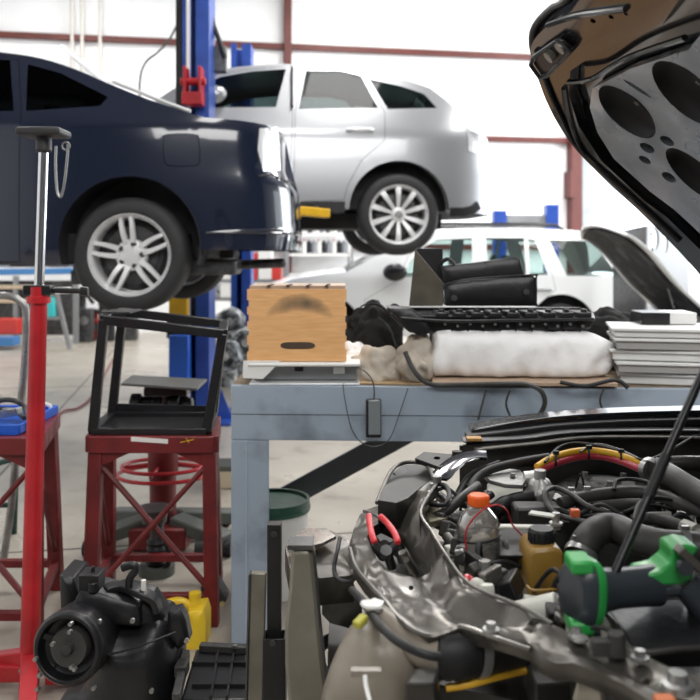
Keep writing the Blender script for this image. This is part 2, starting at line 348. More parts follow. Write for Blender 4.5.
# ------------------------------------------------------------------ cars
class Shell:
    def __init__(s, root, L0, L1, W, n=5.5, belt=0.9, tumble=0.35, sill=0.3, endprof=None, height=1.5):
        s.root, s.W, s.belt, s.tumble, s.sill, s.endprof = root, W, belt, tumble, sill, endprof or [(0, 0.0), (2, 0.0)]
        xm, a, b = (L0+L1)/2, (L1-L0)/2, W/2; s.xm = xm
        pts = []
        N = 800
        for i in range(N+1):
            t = PI*i/N                                                # 0 = front centre, PI = rear centre
            c, d = -math.cos(t), math.sin(t)
            pts.append((xm+a*math.copysign(abs(c)**(2/n), c), -b*abs(d)**(2/n)))
        q = [pts[0]]                                                   # resample to even arc length
        for p in pts[1:]:
            if math.hypot(p[0]-q[-1][0], p[1]-q[-1][1]) > 0.004: q.append(p)
        acc = [0]
        for i in range(1, len(q)): acc.append(acc[-1]+math.hypot(q[i][0]-q[i-1][0], q[i][1]-q[i-1][1]))
        k = min(range(len(q)), key=lambda i: abs(q[i][0]-xm)+(0 if q[i][1] < 0 else 9)); s0 = acc[k]
        s.q = q; s.acc = [v-s0+xm for v in acc]; s.smin, s.smax = s.acc[0], s.acc[-1]
        M = root.matrix_basis; s.M = M; s.Mi = M.inverted()
    def plan(s, v):
        import bisect
        v = max(s.smin, min(s.smax, v)); i = max(1, min(len(s.acc)-1, bisect.bisect_left(s.acc, v))); a0, a1 = s.acc[i-1], s.acc[i]; t = (v-a0)/(a1-a0)
        p = Vector(s.q[i-1]).lerp(Vector(s.q[i]), t)
        i0, i1 = max(0, i-4), min(len(s.q)-1, i+3); d = (Vector(s.q[i1])-Vector(s.q[i0]))
        if i-4 < 0 or i+3 > len(s.q)-1: d = Vector((0, -1)) if i < 10 else Vector((0, 1))
        d.normalize(); return p, Vector((-d.y, d.x))                   # inward normal
    def at(s, v, z, inset=0.0):
        p, n = s.plan(v); e = min(1, n.x*n.x*1.15)
        if z > s.belt: h = z-s.belt; side = 0.015+s.tumble*h+0.12*h*h
        else: h = (s.belt-z)/(s.belt-s.sill); side = 0.015*(1-h)**2+0.035*max(0, h-.45)**2+(0.0 if z > s.sill else (s.sill-z)*0.6)
        end = 0; ep = s.endprof
        for (z0, i0), (z1, i1) in zip(ep, ep[1:]):
            if z0 <= z <= z1: end = i0+(i1-i0)*(z-z0)/(z1-z0)
        if z > ep[-1][0]: end = ep[-1][1]
        d = side*(1-e)+end*e+inset; r = p+n*d
        return Vector((r.x, min(0.0, r.y), z))
    def px(s, u, v):                                                   # picture position -> (s, z) on the near skin
        z = 0.7; best = None
        for it in range(3):
            lo = None
            step = max(1, len(s.acc)//400)
            prevu = None
            for i in range(0, len(s.acc), step):
                if s.q[i][1] > -0.02*s.W and s.q[i][0] < s.xm: continue
                w_ = s.M @ s.at(s.acc[i], z); uu = CU+w_.x/w_.y*F
                if prevu is not None and prevu[0] <= u <= uu:
                    t = (u-prevu[0])/max(1e-6, uu-prevu[0]); lo = prevu[1]+(s.acc[i]-prevu[1])*t; break
                prevu = (uu, s.acc[i])
            if lo is None:
                if u < 0: lo = s.smin
                else: lo = max((s.acc[i] for i in range(len(s.acc)//2, len(s.acc), 3)), key=lambda q: (lambda w_: CU+w_.x/w_.y*F)(s.M @ s.at(q, z)))
            w_ = s.M @ s.at(lo, z); z = CH-(v-CV)/F*w_.y-s.M.translation.z
        return (lo, z)
    def poly(s, pts, smooth=0):
        q = [s.px(*p) for p in pts]
        if smooth: return cr(q, smooth, True)
        return dense(q+[q[0]], .06)[:-1]
    def panel(s, mb, outline, holes=(), inset=0.0, grid=0.07, mirror=False):
        V, Fc = tri(outline, holes, grid)
        for sg in ((1, -1) if mirror == 'both' else ((-1,) if mirror else (1,))):
            vs = []
            for q in V:
                p = s.at(q.x, q.y, inset); vs.append(mb.bm.verts.new(s.M @ Vector((p.x, p.y*sg, p.z))))
            for f in Fc:
                try: mb.bm.faces.new([vs[i] for i in f])
                except ValueError: pass
    def strip(s, mb, line, crown=0.04, n=12, inset=0.0, nar=0.0):        # across the car between the two sides
        rows = []
        for (v, z) in line:
            p = s.at(v, z, inset); row = []; h = abs(p.y)
            for k in range(n+1):
                t = -1+2*k/n; row.append(s.M @ Vector((p.x, h*t*(1-nar), p.z+crown*min(1, h)*(1-t*t))))
            rows.append(row)
        mb.surf(rows)
def dense(line, d=0.05):
    out = [line[0]]
    for a, b in zip(line, line[1:]):
        n = max(1, int(math.hypot(b[0]-a[0], b[1]-a[1])/d))
        out += [(a[0]+(b[0]-a[0])*k/n, a[1]+(b[1]-a[1])*k/n) for k in range(1, n+1)]
    return out
def arch(cx, cz, r, z, n=22):                                          # wheel arch from rear foot to front foot
    a = math.asin(max(-1, min(1, (z-cz)/r))); return [(cx+r*math.cos(t), cz+r*math.sin(t)) for t in [a+(PI-2*a)*i/(n-1) for i in range(n)]]
def wheel(root, c, R, wd, rim, style, side=-1, brake=True):
    """c hub centre (car frame), side -1 = faces the camera"""
    M = root.matrix_basis; c = Vector(c); ax = (M.to_3x3() @ Vector((0, side, 0))).normalized(); o = M @ c; h = wd/2
    m = MB(); prof = [(rim-.005, -h*.92), (rim+.012, -h), (R*.86, -h*1.02), (R*.955, -h*.9), (R, -h*.68), (R, -h*.36), (R*.985, -h*.33), (R, -h*.3), (R, -.01), (R*.985, 0), (R, .01), (R, h*.3), (R*.985, h*.33), (R, h*.36), (R, h*.68), (R*.955, h*.9), (R*.9, h*.99), (R*.86, h*1.02), (rim+.022, h*1.03), (rim+.012, h), (rim-.005, h*.92)]
    m.lathe(prof, o, ax, 56); w_ = m.build('wheel', MATS['tyre_rubber'], root, smooth=35)
    m = MB(); m.lathe([(rim+.003, -h*.9), (rim*.93, -h*.8), (rim*.90, h*.55), (rim*.935, h*.8), (rim+.002, h*.99), (rim+.01, h*.9), (rim+.006, -h*.9)], o, ax, 48)
    T = M.to_3x3(); X = T @ Vector((1, 0, 0)); Z = Vector((0, 0, 1))
    def pt(r, a, d): return o+X*(r*math.cos(a))+Z*(r*math.sin(a))+ax*d
    def spoke(a0, a1, w0, w1, r0=.0, d0=None):
        r0 = r0 or rim*.2; d0 = h*.60 if d0 is None else d0
        rows = []
        for t in (0, .25, .5, .75, 1):
            r = r0+(rim*.945-r0)*t; a = a0+(a1-a0)*t; ww = (w0+(w1-w0)*t); dd = d0+h*.2*math.sin(t*PI/2)**2+h*.12*math.sin(t*PI)
            ta = Vector(pt(1, a+PI/2, 0))-o; ra = pt(r, a, dd)
            rows.append([ra-ta*ww/2-ax*.03, ra-ta*ww*.42, ra+ta*ww*.42, ra+ta*ww/2-ax*.03])
        m.surf(rows); m.surf([[r[0], r[3]] for r in rows])
    if style == 'twin':
        for k in range(5):
            a = PI/2+.12+k*2*PI/5
            spoke(a-.30, a-.13, .036, .024, rim*.18); spoke(a+.30, a+.13, .036, .024, rim*.18)
        m.lathe([(0, h*.72), (rim*.12, h*.72), (rim*.36, h*.62), (rim*.40, h*.5), (rim*.40, h*.2)], o, ax, 30)
    else:
        for k in range(10):
            a = PI/2+k*2*PI/10; spoke(a, a, .030, .056, rim*.16)
        m.lathe([(0, h*.74), (rim*.2, h*.72), (rim*.26, h*.62), (rim*.27, h*.3)], o, ax, 30)
    m.build('rim', MATS['rim_silver'], w_, smooth=40)
    m = MB(); m.lathe([(0, h*.1), (rim*.62, h*.1), (rim*.62, 0), (rim*.72, 0), (rim*.9, -h*.4), (0, -h*.4)], o, ax, 36); m.build('brake_disc', MATS['dark_steel'], w_)
    if style == 'twin':
        for k in range(5):
            a = PI/2+k*2*PI/5-.25; m = MB(); p = pt(rim*.27, a, h*.55); m.cyl(p, p+ax*h*.28, .011, 6); m.cyl(p, p+ax*h*.11, .018, 12); m.build('lug_nut', MATS['dark_steel'], w_)
    else:
        m = MB(); m.lathe([(0, h*.80), (rim*.11, h*.79), (rim*.13, h*.72)], o, ax, 24); m.build('hub_cap', MATS['steel'], w_)
    return w_
def wheel_well(sh, m, cx, r, z, depth=0.32, inset=0.02):                # inner liner of the wheel arch, both sides
    M = sh.M
    for sg in (1, -1):
        y0 = (-sh.W/2+inset)*sg; y1 = (-sh.W/2+depth)*sg
        ar = arch(cx, z[0], r, z[1])
        m.surf([[M @ Vector((x, y0, zz)), M @ Vector((x, y1, zz))] for x, zz in ar])
        c = m.bm.verts.new(M @ Vector((cx, y1, z[0]))); vs = [m.bm.verts.new(M @ Vector((x, y1, zz))) for x, zz in ar]
        for a, b in zip(vs, vs[1:]): m.bm.faces.new((a, b, c))
def seats(root, sh, xs, z, mt):
    for x in xs:
        for y in (-.36, .36):
            m = MB(); M = sh.M
            def lp(a, b, c): return M @ Vector((a, b, c))
            m.hexa([lp(x-.45, y-.24, z), lp(x+.05, y-.24, z), lp(x+.05, y+.24, z), lp(x-.45, y+.24, z), lp(x-.45, y-.24, z+.14), lp(x+.05, y-.24, z+.12), lp(x+.05, y+.24, z+.12), lp(x-.45, y+.24, z+.14)])
            m.hexa([lp(x-.03, y-.23, z+.1), lp(x+.10, y-.23, z+.1), lp(x+.10, y+.23, z+.1), lp(x-.03, y+.23, z+.1), lp(x+.13, y-.18, z+.62), lp(x+.22, y-.18, z+.62), lp(x+.22, y+.18, z+.62), lp(x+.13, y+.18, z+.62)])
            m.hexa([lp(x+.15, y-.12, z+.63), lp(x+.23, y-.12, z+.63), lp(x+.23, y+.12, z+.63), lp(x+.15, y+.12, z+.63), lp(x+.17, y-.1, z+.80), lp(x+.24, y-.1, z+.80), lp(x+.24, y+.1, z+.80), lp(x+.17, y+.1, z+.80)])
            m.build('seat', mt, root, bevel=.03)

def build_car(root, sh, top, cuts, wheels, arches, zb, zend, paint, windows, doors, lamps, wheel_spec, glass, end_glass, interior='dark', front_z=None, cladding=None, sill_line=None):
    """top: list of (s,z) front->rear; cuts: [(name, i0, i1, material)] over the top; arches: [(cx,cz,r)] front, rear; zb bottom z; zend: (z at front end, z at rear end)"""
    bot_r, bot_f = zb[1], zb[0]
    line = [(sh.smin, zend[0])]+top+[(sh.smax, zend[1])]
    line = dense(line, .06)
    outl = list(line)
    outl += dense([(sh.smax, bot_r), (arches[1][0]+math.sqrt(max(.001, arches[1][2]**2-(bot_r-arches[1][1])**2)), bot_r)], .06)
    outl += arch(*arches[1], zb[2])[0:]
    outl += dense([(arches[1][0]-arches[1][2]-.02, zb[2]), (arches[0][0]+arches[0][2]+.02, zb[2])], .1)
    outl += arch(*arches[0], zb[2])
    outl += dense([(arches[0][0]-arches[0][2], bot_f), (sh.smin, bot_f)], .06)
    o2 = [outl[0]]
    for p in outl[1:]:
        if math.hypot(p[0]-o2[-1][0], p[1]-o2[-1][1]) > .004: o2.append(p)
    outl = o2
    holes_near = [w_[1] for w_ in windows if not any(inside(w_[1][0], d[1]) for d in doors)]+[d[1] for d in doors]+[l[1] for l in lamps]
    m = MB(); sh.panel(m, outl, holes_near, grid=.06); sh.panel(m, outl, [w_[1] for w_ in windows], grid=.07, mirror=True)
    m.build('body', paint, root, smooth=60)
    m = MB(); liner_holes = [shrink(w_[1], -.012) for w_ in windows]
    sh.panel(m, shrink(outl, .02), liner_holes, inset=.03, grid=.12)
    for a in arches: wheel_well(sh, m, a[0], a[2]+.005, (a[1], zb[2]))
    M = sh.M; xa, xb = arches[0][0]-.2, arches[1][0]+.3
    m.box(M @ Vector(((xa+xb)/2, 0, zb[2]+.10)), (xb-xa, sh.W*.8, .16), M.to_3x3())
    m.build('underbody', MATS['underbody'], root, smooth=50)
    for name, i0, i1, mt in cuts:
        m = MB(); sh.strip(m, dense(top[i0:i1+1], .06), crown=.05 if i1-i0 > 1 else .03); m.build(name, mt, root, smooth=60)
    m = MB(); sh.strip(m, [(sh.smin+.001, zend[0]), top[0]], crown=.01); m.build('nose_panel', paint, root)
    dparts = []
    for name, pl, *ex in doors:
        hs = [w_[1] for w_ in windows if inside(w_[1][0], pl)]
        m = MB(); sh.panel(m, shrink(pl, .004), hs, grid=.06, inset=ex[0] if ex else 0); dparts.append((pl, m.build(name, paint, root, smooth=60)))
    for name, pl, *gm in windows:
        par = root
        for dp, ob in dparts:
            if inside(pl[0], dp): par = ob
        m = MB(); sh.panel(m, shrink(pl, -.006), grid=.1, inset=.012); ob = m.build(name, gm[0] if gm else glass, par, smooth=60)
        m = MB(); sh.panel(m, shrink(pl, -.006), grid=.15, inset=.012, mirror=True); m.build(name, gm[0] if gm else glass, root, smooth=60)
    for name, pl, mt, *ex in lamps:
        m = MB(); sh.panel(m, shrink(pl, .003), grid=.04, inset=ex[0] if ex else -.004); m.build(name, mt, root, smooth=60)
        m = MB(); sh.panel(m, shrink(pl, .003), grid=.06, inset=-.004, mirror=True); m.build(name, mt, root, smooth=60)
    for (cx, cz, R, wd, rim, style, yin) in wheels:
        wheel(root, (cx, -sh.W/2+yin, cz), R, wd, rim, style, -1); wheel(root, (cx, sh.W/2-yin, cz), R, wd, rim, style, 1)
    return outl

# --- dark navy coupe on the near lift
DY = 4.78; Wd = 1.76
car = thing('coupe', 'dark navy car with silver five twin-spoke wheel raised on the lift at the left', 'car', (-2.60, DY+Wd/2, 1.03))
sh = Shell(car, -2.30, 2.27, Wd, 5.2, belt=1.06, tumble=0.42, sill=.28, endprof=[(0, .06), (.2, .03), (.42, 0), (.76, .02), (.80, .075), (1.1, .10), (2, .2)])
tp = [(-512, 185), (-470, 152), (-400, 132), (-330, 118), (-265, 106)]
top = [sh.px(*p) for p in tp]
t2 = cr([sh.px(*p) for p in [(-265, 106), (-190, 76), (-115, 55), (-55, 48), (0, 52), (40, 58), (75, 69), (110, 84), (150, 100), (196, 115)]], 3)
t3 = [sh.px(*p) for p in [(205, 117.5), (235, 120), (262, 124)]]
n1 = len(top)-1; topd = top+t2[1:]; i_ws = n1+6; i_rf = n1+18; i_rg = len(topd)-1; topd = topd+t3; ndk = len(topd)-1
wc = sh.px(129, 255); wf = (wc[0]-2.62, wc[1])
R = 0.327
win = [('window', sh.poly([(-235, 112), (-190, 84), (-120, 64), (-58, 57), (10, 60), (14, 111)])), ('window', sh.poly([(28, 64), (60, 73), (90, 88), (108, 97), (100, 106), (26, 111)]))]
dr = [('door', sh.poly([(-248, 116), (-240, 105), (-190, 79), (-120, 60), (-58, 53), (4, 56), (19, 60), (22, 114), (20, 262), (-240, 262)]))]
lam = [('tail_lamp', sh.poly([(259, 128), (277, 126), (280, 150), (280, 171), (263, 172), (257, 150)]), MATS['lamp_clear'])]
fuel = cr([sh.px(*p) for p in [(163, 139), (168, 134), (194, 134), (199, 140), (200, 160), (195, 166), (170, 166), (164, 160)]], 3, True)
dr.append(('fuel_door', fuel, -.001))
yz = sh.px(0, 265)[1]
build_car(car, sh, topd, [('hood', 0, n1, MATS['navy_paint']), ('windshield', n1, i_ws, MATS['smoked_glass']), ('roof', i_ws, i_rf, MATS['navy_paint']), ('rear_window', i_rf, i_rg, MATS['smoked_glass']), ('trunk_lid', i_rg, ndk, MATS['navy_paint'])],
    [(wc[0], wc[1], R, .215, .232, 'twin', .125), (wf[0], wf[1], R, .215, .232, 'twin', .125)],
    [(wf[0], wc[1]+.05, .395), (wc[0], wc[1]+.05, .395)], (.26, sh.px(240, 250)[1], yz), (.62, sh.px(262, 126)[1]),
    MATS['navy_paint'], win, dr, lam, None, MATS['smoked_glass'], None)
seats(car, sh, (-.35, .55), .45, MATS['black_rubber'])
m = MB(); pl = sh.poly([(206, 233), (250, 230), (282, 229)]); pts = [sh.M @ sh.at(s_, z_, -.006) for s_, z_ in dense(pl+[(sh.smax, pl[-1][1])], .04)]; m.tube(pts, .008, 6); m.build('bumper_trim', MATS['navy_paint'], car)
m = MB(); pts = [sh.M @ sh.at(s_, z_, -.004) for s_, z_ in dense([sh.px(*p) for p in [(258, 176), (272, 174), (282, 180)]]+[(sh.smax, sh.px(282, 180)[1])], .04)]; m.tube(pts, .006, 6); m.build('bumper_edge', MATS['black_rubber'], car)
# rear-window seal, its bright reflection put in as a silver strip
m = MB(); pts = [sh.M @ (sh.at(*sh.px(u, v), 0.0)+Vector((0, .02, .012))) for u, v in [(112, 83), (135, 92), (160, 102), (190, 113)]]; m.tube(crv(pts, 4), .012, 6); m.build('window_seal_glint', MATS['rim_silver'], car)
m = MB(); M = sh.M; m.cyl(M @ Vector((1.9, -.3, .26)), M @ Vector((2.2, -.35, .27)), .03, 16); m.box(M @ Vector((1.75, -.45, .25)), (.34, .3, .10)); m.build('exhaust', MATS['dark_steel'], car, bevel=.02)
for x in (wc[0], wf[0]):
    m = MB(); m.cyl(M @ Vector((x, -.75, wc[1])), M @ Vector((x, .75, wc[1])), .035, 12); m.beam(M @ Vector((x, -.7, wc[1]-.03)), M @ Vector((x-.4, -.35, wc[1]+.02)), .06, .04); m.build('axle', MATS['dark_steel'], car)

# --- silver SUV on the far lift
SYAW = math.radians(5.5); Ws = 1.87
suv = thing('suv', 'silver SUV with pale ten-spoke wheels raised on the farther lift', 'car', (-1.15, 8.30, 1.37), SYAW)
sh = Shell(suv, -2.35, 2.47, Ws, 4.6, belt=1.05, tumble=0.36, sill=.35, endprof=[(0, .08), (.25, .03), (.45, 0), (.72, .0), (.78, .02), (1.1, .02), (2, .02)])
t1 = [sh.px(*p) for p in [(-60, 182), (-30, 158), (30, 140), (90, 126), (140, 112)]]
t2 = cr([sh.px(*p) for p in [(140, 112), (175, 88), (212, 72), (250, 65.5), (300, 64), (350, 69), (398, 78), (430, 88)]], 3)
t3 = cr([sh.px(*p) for p in [(430, 88), (446, 100), (461, 115), (470, 130)]], 2)
n1 = len(t1)-1; topd = t1+t2[1:]; i_ws = n1+6; i_rf = len(topd)-1; topd = topd+t3[1:]; i_rg = len(topd)-1
wc = sh.px(398.5, 214.5); wf = (wc[0]-2.75, wc[1]); R = .362
win = [('window', sh.poly([(170, 108), (190, 92), (220, 77), (250, 71.5), (286, 69), (276, 107)])), ('window', sh.poly([(299, 109), (306, 71), (340, 71), (361, 76), (378, 108)])), ('quarter_window', sh.poly([(369, 79), (400, 86), (424, 94), (437, 108), (388, 109)]))]
dr = [('door', sh.poly([(164, 112), (186, 90), (218, 74), (250, 68.5), (291, 66), (293, 110), (289, 202), (150, 202)])), ('door', sh.poly([(295, 111), (302, 67), (340, 68), (364, 74), (385, 112), (385, 140), (362, 160), (348, 185), (344, 200), (293, 202)]))]
lam = [('tail_lamp', sh.poly([(466, 132), (476, 136), (479, 154), (468, 152)]), MATS['lamp_clear'])]
build_car(suv, sh, topd, [('engine_deck', 0, n1, MATS['underbody']), ('windshield', n1, i_ws, MATS['grey_glass']), ('roof', i_ws, i_rf, MATS['silver_paint']), ('rear_window', i_rf, i_rg, MATS['smoked_glass'])],
    [(wc[0], wc[1], R, .23, .262, 'ten', .13), (wf[0], wf[1], R, .23, .262, 'ten', .13)],
    [(wf[0], wc[1]+.03, .445), (wc[0], wc[1]+.03, .445)], (.30, sh.px(455, 213)[1], sh.px(320, 209)[1]), (.72, sh.px(470, 150)[1]),
    MATS['silver_paint'], win, dr, lam, None, MATS['grey_glass'], None)
m = MB(); rows = []
for k in range(11):
    f = k/10; cx = .16*abs(2*f-1)**3; ln = [P(46, 36, 7.45), P(62, 50, 7.45), P(90, 72, 7.45), P(112, 100, 7.45), P(128, 118, 7.45)]
    rows.append([p+Vector((cx*(1-i/4), 1.5*f, .04*math.sin(PI*f)-.10*abs(2*f-1)**3*(1-i/4))) for i, p in enumerate(crv(ln, 3)[::3])])
m.surf(rows); m.build('hood', MATS['white_paint'], suv, smooth=60, solid=.02)
seats(suv, sh, (-.25, .65, 1.4), .55, MATS['black_rubber'])
def side_strip(sh, root, name, pts, w_, mt, inset=-.008, n=4):
    m = MB(); P_ = [sh.M @ sh.at(*sh.px(u, v), inset) for u, v in pts]; m.tube(P_, 1, prof=[(-.012, -w_/2), (.012, -w_/2), (.012, w_/2), (-.012, w_/2)]); return m.build(name, mt, root, bevel=.004)
side_strip(sh, suv, 'sill_cladding', [(150, 207), (240, 207), (345, 207)], .10, MATS['black_plastic'])
side_strip(sh, suv, 'bumper_cladding', [(450, 212), (462, 212), (472, 210), (478, 205)], .08, MATS['black_plastic'])
for u in (360, 235):
    m = MB(); P_ = [sh.M @ (sh.at(*sh.px(u+du, 130), dd)) for du, dd in ((-13, .0), (-9, -.035), (0, -.04), (9, -.035), (13, .0))]; m.tube(crv(P_, 4), .016, 8); m.build('door_handle', MATS['rim_silver'], suv)
for u in (292,):
    m = MB(); P_ = [sh.M @ sh.at(*sh.px(u, v), .006) for v in (70, 90, 108)]; m.tube(P_, 1, prof=[(-.01, -.055), (.01, -.055), (.01, .055), (-.01, .055)]); m.build('door_pillar', MATS['black_satin'], suv)
m = MB(); c = sh.M @ (sh.at(*sh.px(214, 97), -.13)); m.blob(c, (.12, .07, .08), 8); m.build('wing_mirror', MATS['silver_paint'], suv)
m = MB(); M = sh.M
for x in (wc[0], wf[0]): m.cyl(M @ Vector((x, -.8, wc[1])), M @ Vector((x, .8, wc[1])), .04, 12)
m.box(M @ Vector((.2, 0, .3)), (3.6, .7, .14), M.to_3x3()); m.build('chassis', MATS['underbody'], suv)

# --- white SUV on the floor
Ww = 1.88
suv3 = thing('suv', 'white SUV parked on the floor behind the workbench', 'car', (1.12, 11.45, 0), math.radians(3))
sh = Shell(suv3, -2.42, 2.58, Ww, 6, belt=1.08, tumble=0.30, sill=.35, endprof=[(0, .06), (.3, .02), (.5, 0), (.72, .0), (.78, .04), (1.1, .07), (2, .2)])
t1 = [sh.px(*p) for p in [(262, 292), (290, 280), (318, 275), (346, 272)]]
t2 = cr([sh.px(*p) for p in [(346, 272), (378, 255), (405, 240), (432, 232), (470, 229.5), (530, 229), (580, 231), (603, 234)]], 3)
t3 = cr([sh.px(*p) for p in [(603, 234), (615, 252), (626, 276)]], 3)
n1 = len(t1)-1; topd = t1+t2[1:]; i_ws = n1+8; i_rf = len(topd)-1; topd = topd+t3[1:]; i_rg = len(topd)-1
wc = sh.px(560, 340); wc = (wc[0], .37); wf = (sh.px(325, 340)[0], .37)
win = [('window', sh.poly([(404, 277), (410, 262), (424, 247), (436, 240), (472, 238), (472, 275)])), ('window', sh.poly([(486, 238), (524, 238), (526, 275), (488, 275)])), ('window', sh.poly([(528, 239), (535, 240), (548, 275), (530, 275)])), ('quarter_window', sh.poly([(549, 240), (592, 241), (618, 276), (567, 276)]))]
dr = [('door', sh.poly([(398, 280), (408, 256), (434, 236), (477, 234), (478, 330), (372, 330), (364, 300)])), ('door', sh.poly([(481, 234), (537, 235), (553, 278), (556, 290), (532, 310), (525, 330), (481, 330)]))]
lam = [('tail_lamp', sh.poly([(622, 283), (629, 283), (630, 304), (622, 304)]), MATS['lamp_red'])]
build_car(suv3, sh, topd, [('hood', 0, n1, MATS['white_paint']), ('windshield', n1, i_ws, MATS['clear_glass']), ('roof', i_ws, i_rf, MATS['white_paint']), ('rear_window', i_rf, i_rg, MATS['grey_glass'])],
    [(wc[0], wc[1], .37, .24, .24, 'ten', .14), (wf[0], wf[1], .37, .24, .24, 'ten', .14)],
    [(wf[0], .40, .46), (wc[0], .40, .46)], (.35, .38, .34), (.78, sh.px(620, 280)[1]-.02),
    MATS['white_paint'], win, dr, lam, None, MATS['clear_glass'], None)
mat('grey_seat', (0.28, 0.30, 0.30), .8)
seats(suv3, sh, (-.25, .7), .55, MATS['grey_seat'])
m = MB(); c = sh.M @ sh.at(*sh.px(394, 272), -.12); m.blob(c, (.15, .07, .11), 8); m.build('wing_mirror', MATS['black_satin'], suv3)
for u in (542, 462):
    m = MB(); P_ = [sh.M @ (sh.at(*sh.px(u+du, 290), dd)) for du, dd in ((-9, .0), (-6, -.035), (6, -.035), (9, .0))]; m.tube(crv(P_, 4), .018, 8); m.build('door_handle', MATS['white_paint'] if u < 500 else MATS['grey_steel'], suv3)
for y in (-.62, .62):
    m = MB(); M = sh.M; xs = [-.9, -.8, 0, 1.2, 1.5, 1.6]; zz = [1.66, 1.73, 1.745, 1.745, 1.73, 1.66]; m.tube([M @ Vector((x, y, z)) for x, z in zip(xs, zz)], .02, 8); m.build('roof_rail', MATS['black_satin'], suv3)
m = MB()
for x in (wc[0], wf[0]): m.cyl(M @ Vector((x, -.8, .37)), M @ Vector((x, .8, .37)), .04, 12)
m.build('axle', MATS['underbody'], suv3)

# ------------------------------------------------------------------ two-post lifts
def lift_post(t, c, h, blue='lift_blue', wd=.26, dp=.30):
    m = MB(); x, y = c                                                 # C-section column, open towards the car
    m.box((x, y+dp/2, h/2), (wd, .02, h)); m.box((x-wd/2+.01, y, h/2), (.02, dp, h)); m.box((x+wd/2-.01, y, h/2), (.02, dp, h))
    m.box((x-wd/2+.035, y-dp/2, h/2), (.07, .02, h)); m.box((x+wd/2-.055, y-dp/2, h/2), (.11, .02, h))
    return m.build('column', MATS[blue], t, smooth=0, bevel=.004)
LX, LY = -1.25, 7.05
t = thing('vehicle_lift', 'blue steel lift column with red arm carriage between the dark car and the silver SUV', 'car lift', (LX, LY, 0))
lift_post(t, (LX, LY), 4.4, wd=.215)
m = MB(); m.box((LX-.06, LY-.165, 2.2), (.03, .012, 4.4)); m.build('wear_strip', MATS['white_plastic'], t)
m = MB(); m.box((LX-.14, LY-.03, 2.2), (.06, .2, 4.4)); m.build('cable_cover', MATS['black_satin'], t, bevel=.005)
m = MB(); m.box((LX, LY, .012), (.62, .72, .024)); m.build('base_plate', MATS['lift_blue'], t, bevel=.003)
for sx in (-1, 1):
    m = MB(); m.prism([(LX+sx*.14, LY-.16, .024), (LX+sx*.30, LY-.16, .024), (LX+sx*.14, LY-.16, .42)], (0, .02, 0)); m.build('gusset', MATS['lift_blue'], t)
z0 = CH+(CV-103)/F*LY; z1 = CH+(CV-72)/F*LY
m = MB()
m.box((LX-.06, LY-.25, (z0+z1)/2-.02), (.025, .16, z1-z0)); m.box((LX+.06, LY-.25, (z0+z1)/2-.02), (.025, .16, z1-z0)); m.box((LX, LY-.27, z0-.02), (.16, .14, .10)); m.cyl((LX-.1, LY-.28, z0+.12), (LX+.1, LY-.28, z0+.12), .03)
m.build('arm_bracket', MATS['red_paint'], t, bevel=.006)
m = MB(); m.box((LX, LY+.02, 1.22), (.20, .22, .9)); m.build('carriage', MATS['dark_steel'], t, bevel=.01)
c = P(179, 308, LY-.2); m = MB(); m.box(c, (.15, .08, .17)); m.build('control_box', MATS['yellow_paint'], t, bevel=.008)
c = P(178, 328, LY-.2); m = MB(); m.box(c, (.17, .09, .16)); m.build('motor_box', MATS['black_plastic'], t, bevel=.01)
c = P(180, 363, LY-.22); m = MB(); m.box(c, (.16, .12, .46)); m.build('power_unit', mat('bright_blue', (0.02, 0.11, 0.55), .35), t, bevel=.012)
ARM = 1
m = MB(); m.tube(crv([P(225, 58, LY+.1), P(219, 40, LY+.1), P(212, 20, LY+.1), P(208, -10, LY+.1)], 5), .022, 8); m.build('hydraulic_hose', MATS['black_rubber'], t)
m = MB(); m.box(P(219, 60, LY+.16), (.13, .1, .22)); m.build('limit_box', MATS['dark_steel'], t, bevel=.01)
t = thing('vehicle_lift', 'dark-sleeved blue lift column just behind the first one', 'car lift', (LX-.04, 10.2, 0))
lift_post(t, (LX-.04, 10.2), 3.85, wd=.24)
m = MB(); m.box((LX-.04, 10.2, .012), (.5, .6, .024)); m.build('base_plate', MATS['lift_blue'], t)
# yellow arm and support under the silver SUV
t = thing('lift_arm', 'yellow swing arm pad reaching under the silver SUV sill', 'lift arm', P(306, 255, 7.1)*1.0)
m = MB(); a, b = P(278, 209, 7.0), P(312, 213, 7.2); m.beam(a, P(328, 213.5, 7.2), .10, .075); m.build('arm', MATS['yellow_paint'], t, bevel=.01)
m = MB(); m.cyl(P(312, 207, 7.25), P(312, 205, 7.25), .06, 20); m.build('pad', MATS['black_rubber'], t)
m = MB(); m.beam(a+Vector((-.9, .05, .0)), a, .10, .07); m.build('telescoping_tube', MATS['dark_steel'], t, bevel=.01)
t = thing('lift_arm', 'dark swing arm reaching under the navy car from the near blue column', 'lift arm', (LX-.3, 6.2, 1.16))
m = MB(); m.beam((LX-.02, LY-.22, 1.20), (LX-.55, 5.6, 1.20), .11, .09); m.build('arm', MATS['dark_steel'], t, bevel=.008)
m = MB(); m.cyl((LX-.53, 5.66, 1.24), (LX-.53, 5.66, 1.285), .06, 20); m.build('pad', MATS['black_rubber'], t)
# distant lift pair
t = thing('vehicle_lift', 'pair of small blue lift columns with grey crossbeam beyond the white SUV', 'car lift', (P(525, 255, 13.6).x, 13.6, 0))
for u, v in ((499, 211), (551, 205)):
    p = P(u, v, 13.6); m = MB(); m.box((p.x, p.y, p.z/2), (.20, .24, p.z)); m.build('column', MATS['lift_blue'], t, bevel=.01)
m = MB(); a, b = P(506, 222, 13.6), P(546, 222, 13.6); m.beam(a, b, .12, .22); m.build('crossbeam', MATS['grey_steel'], t, bevel=.01)
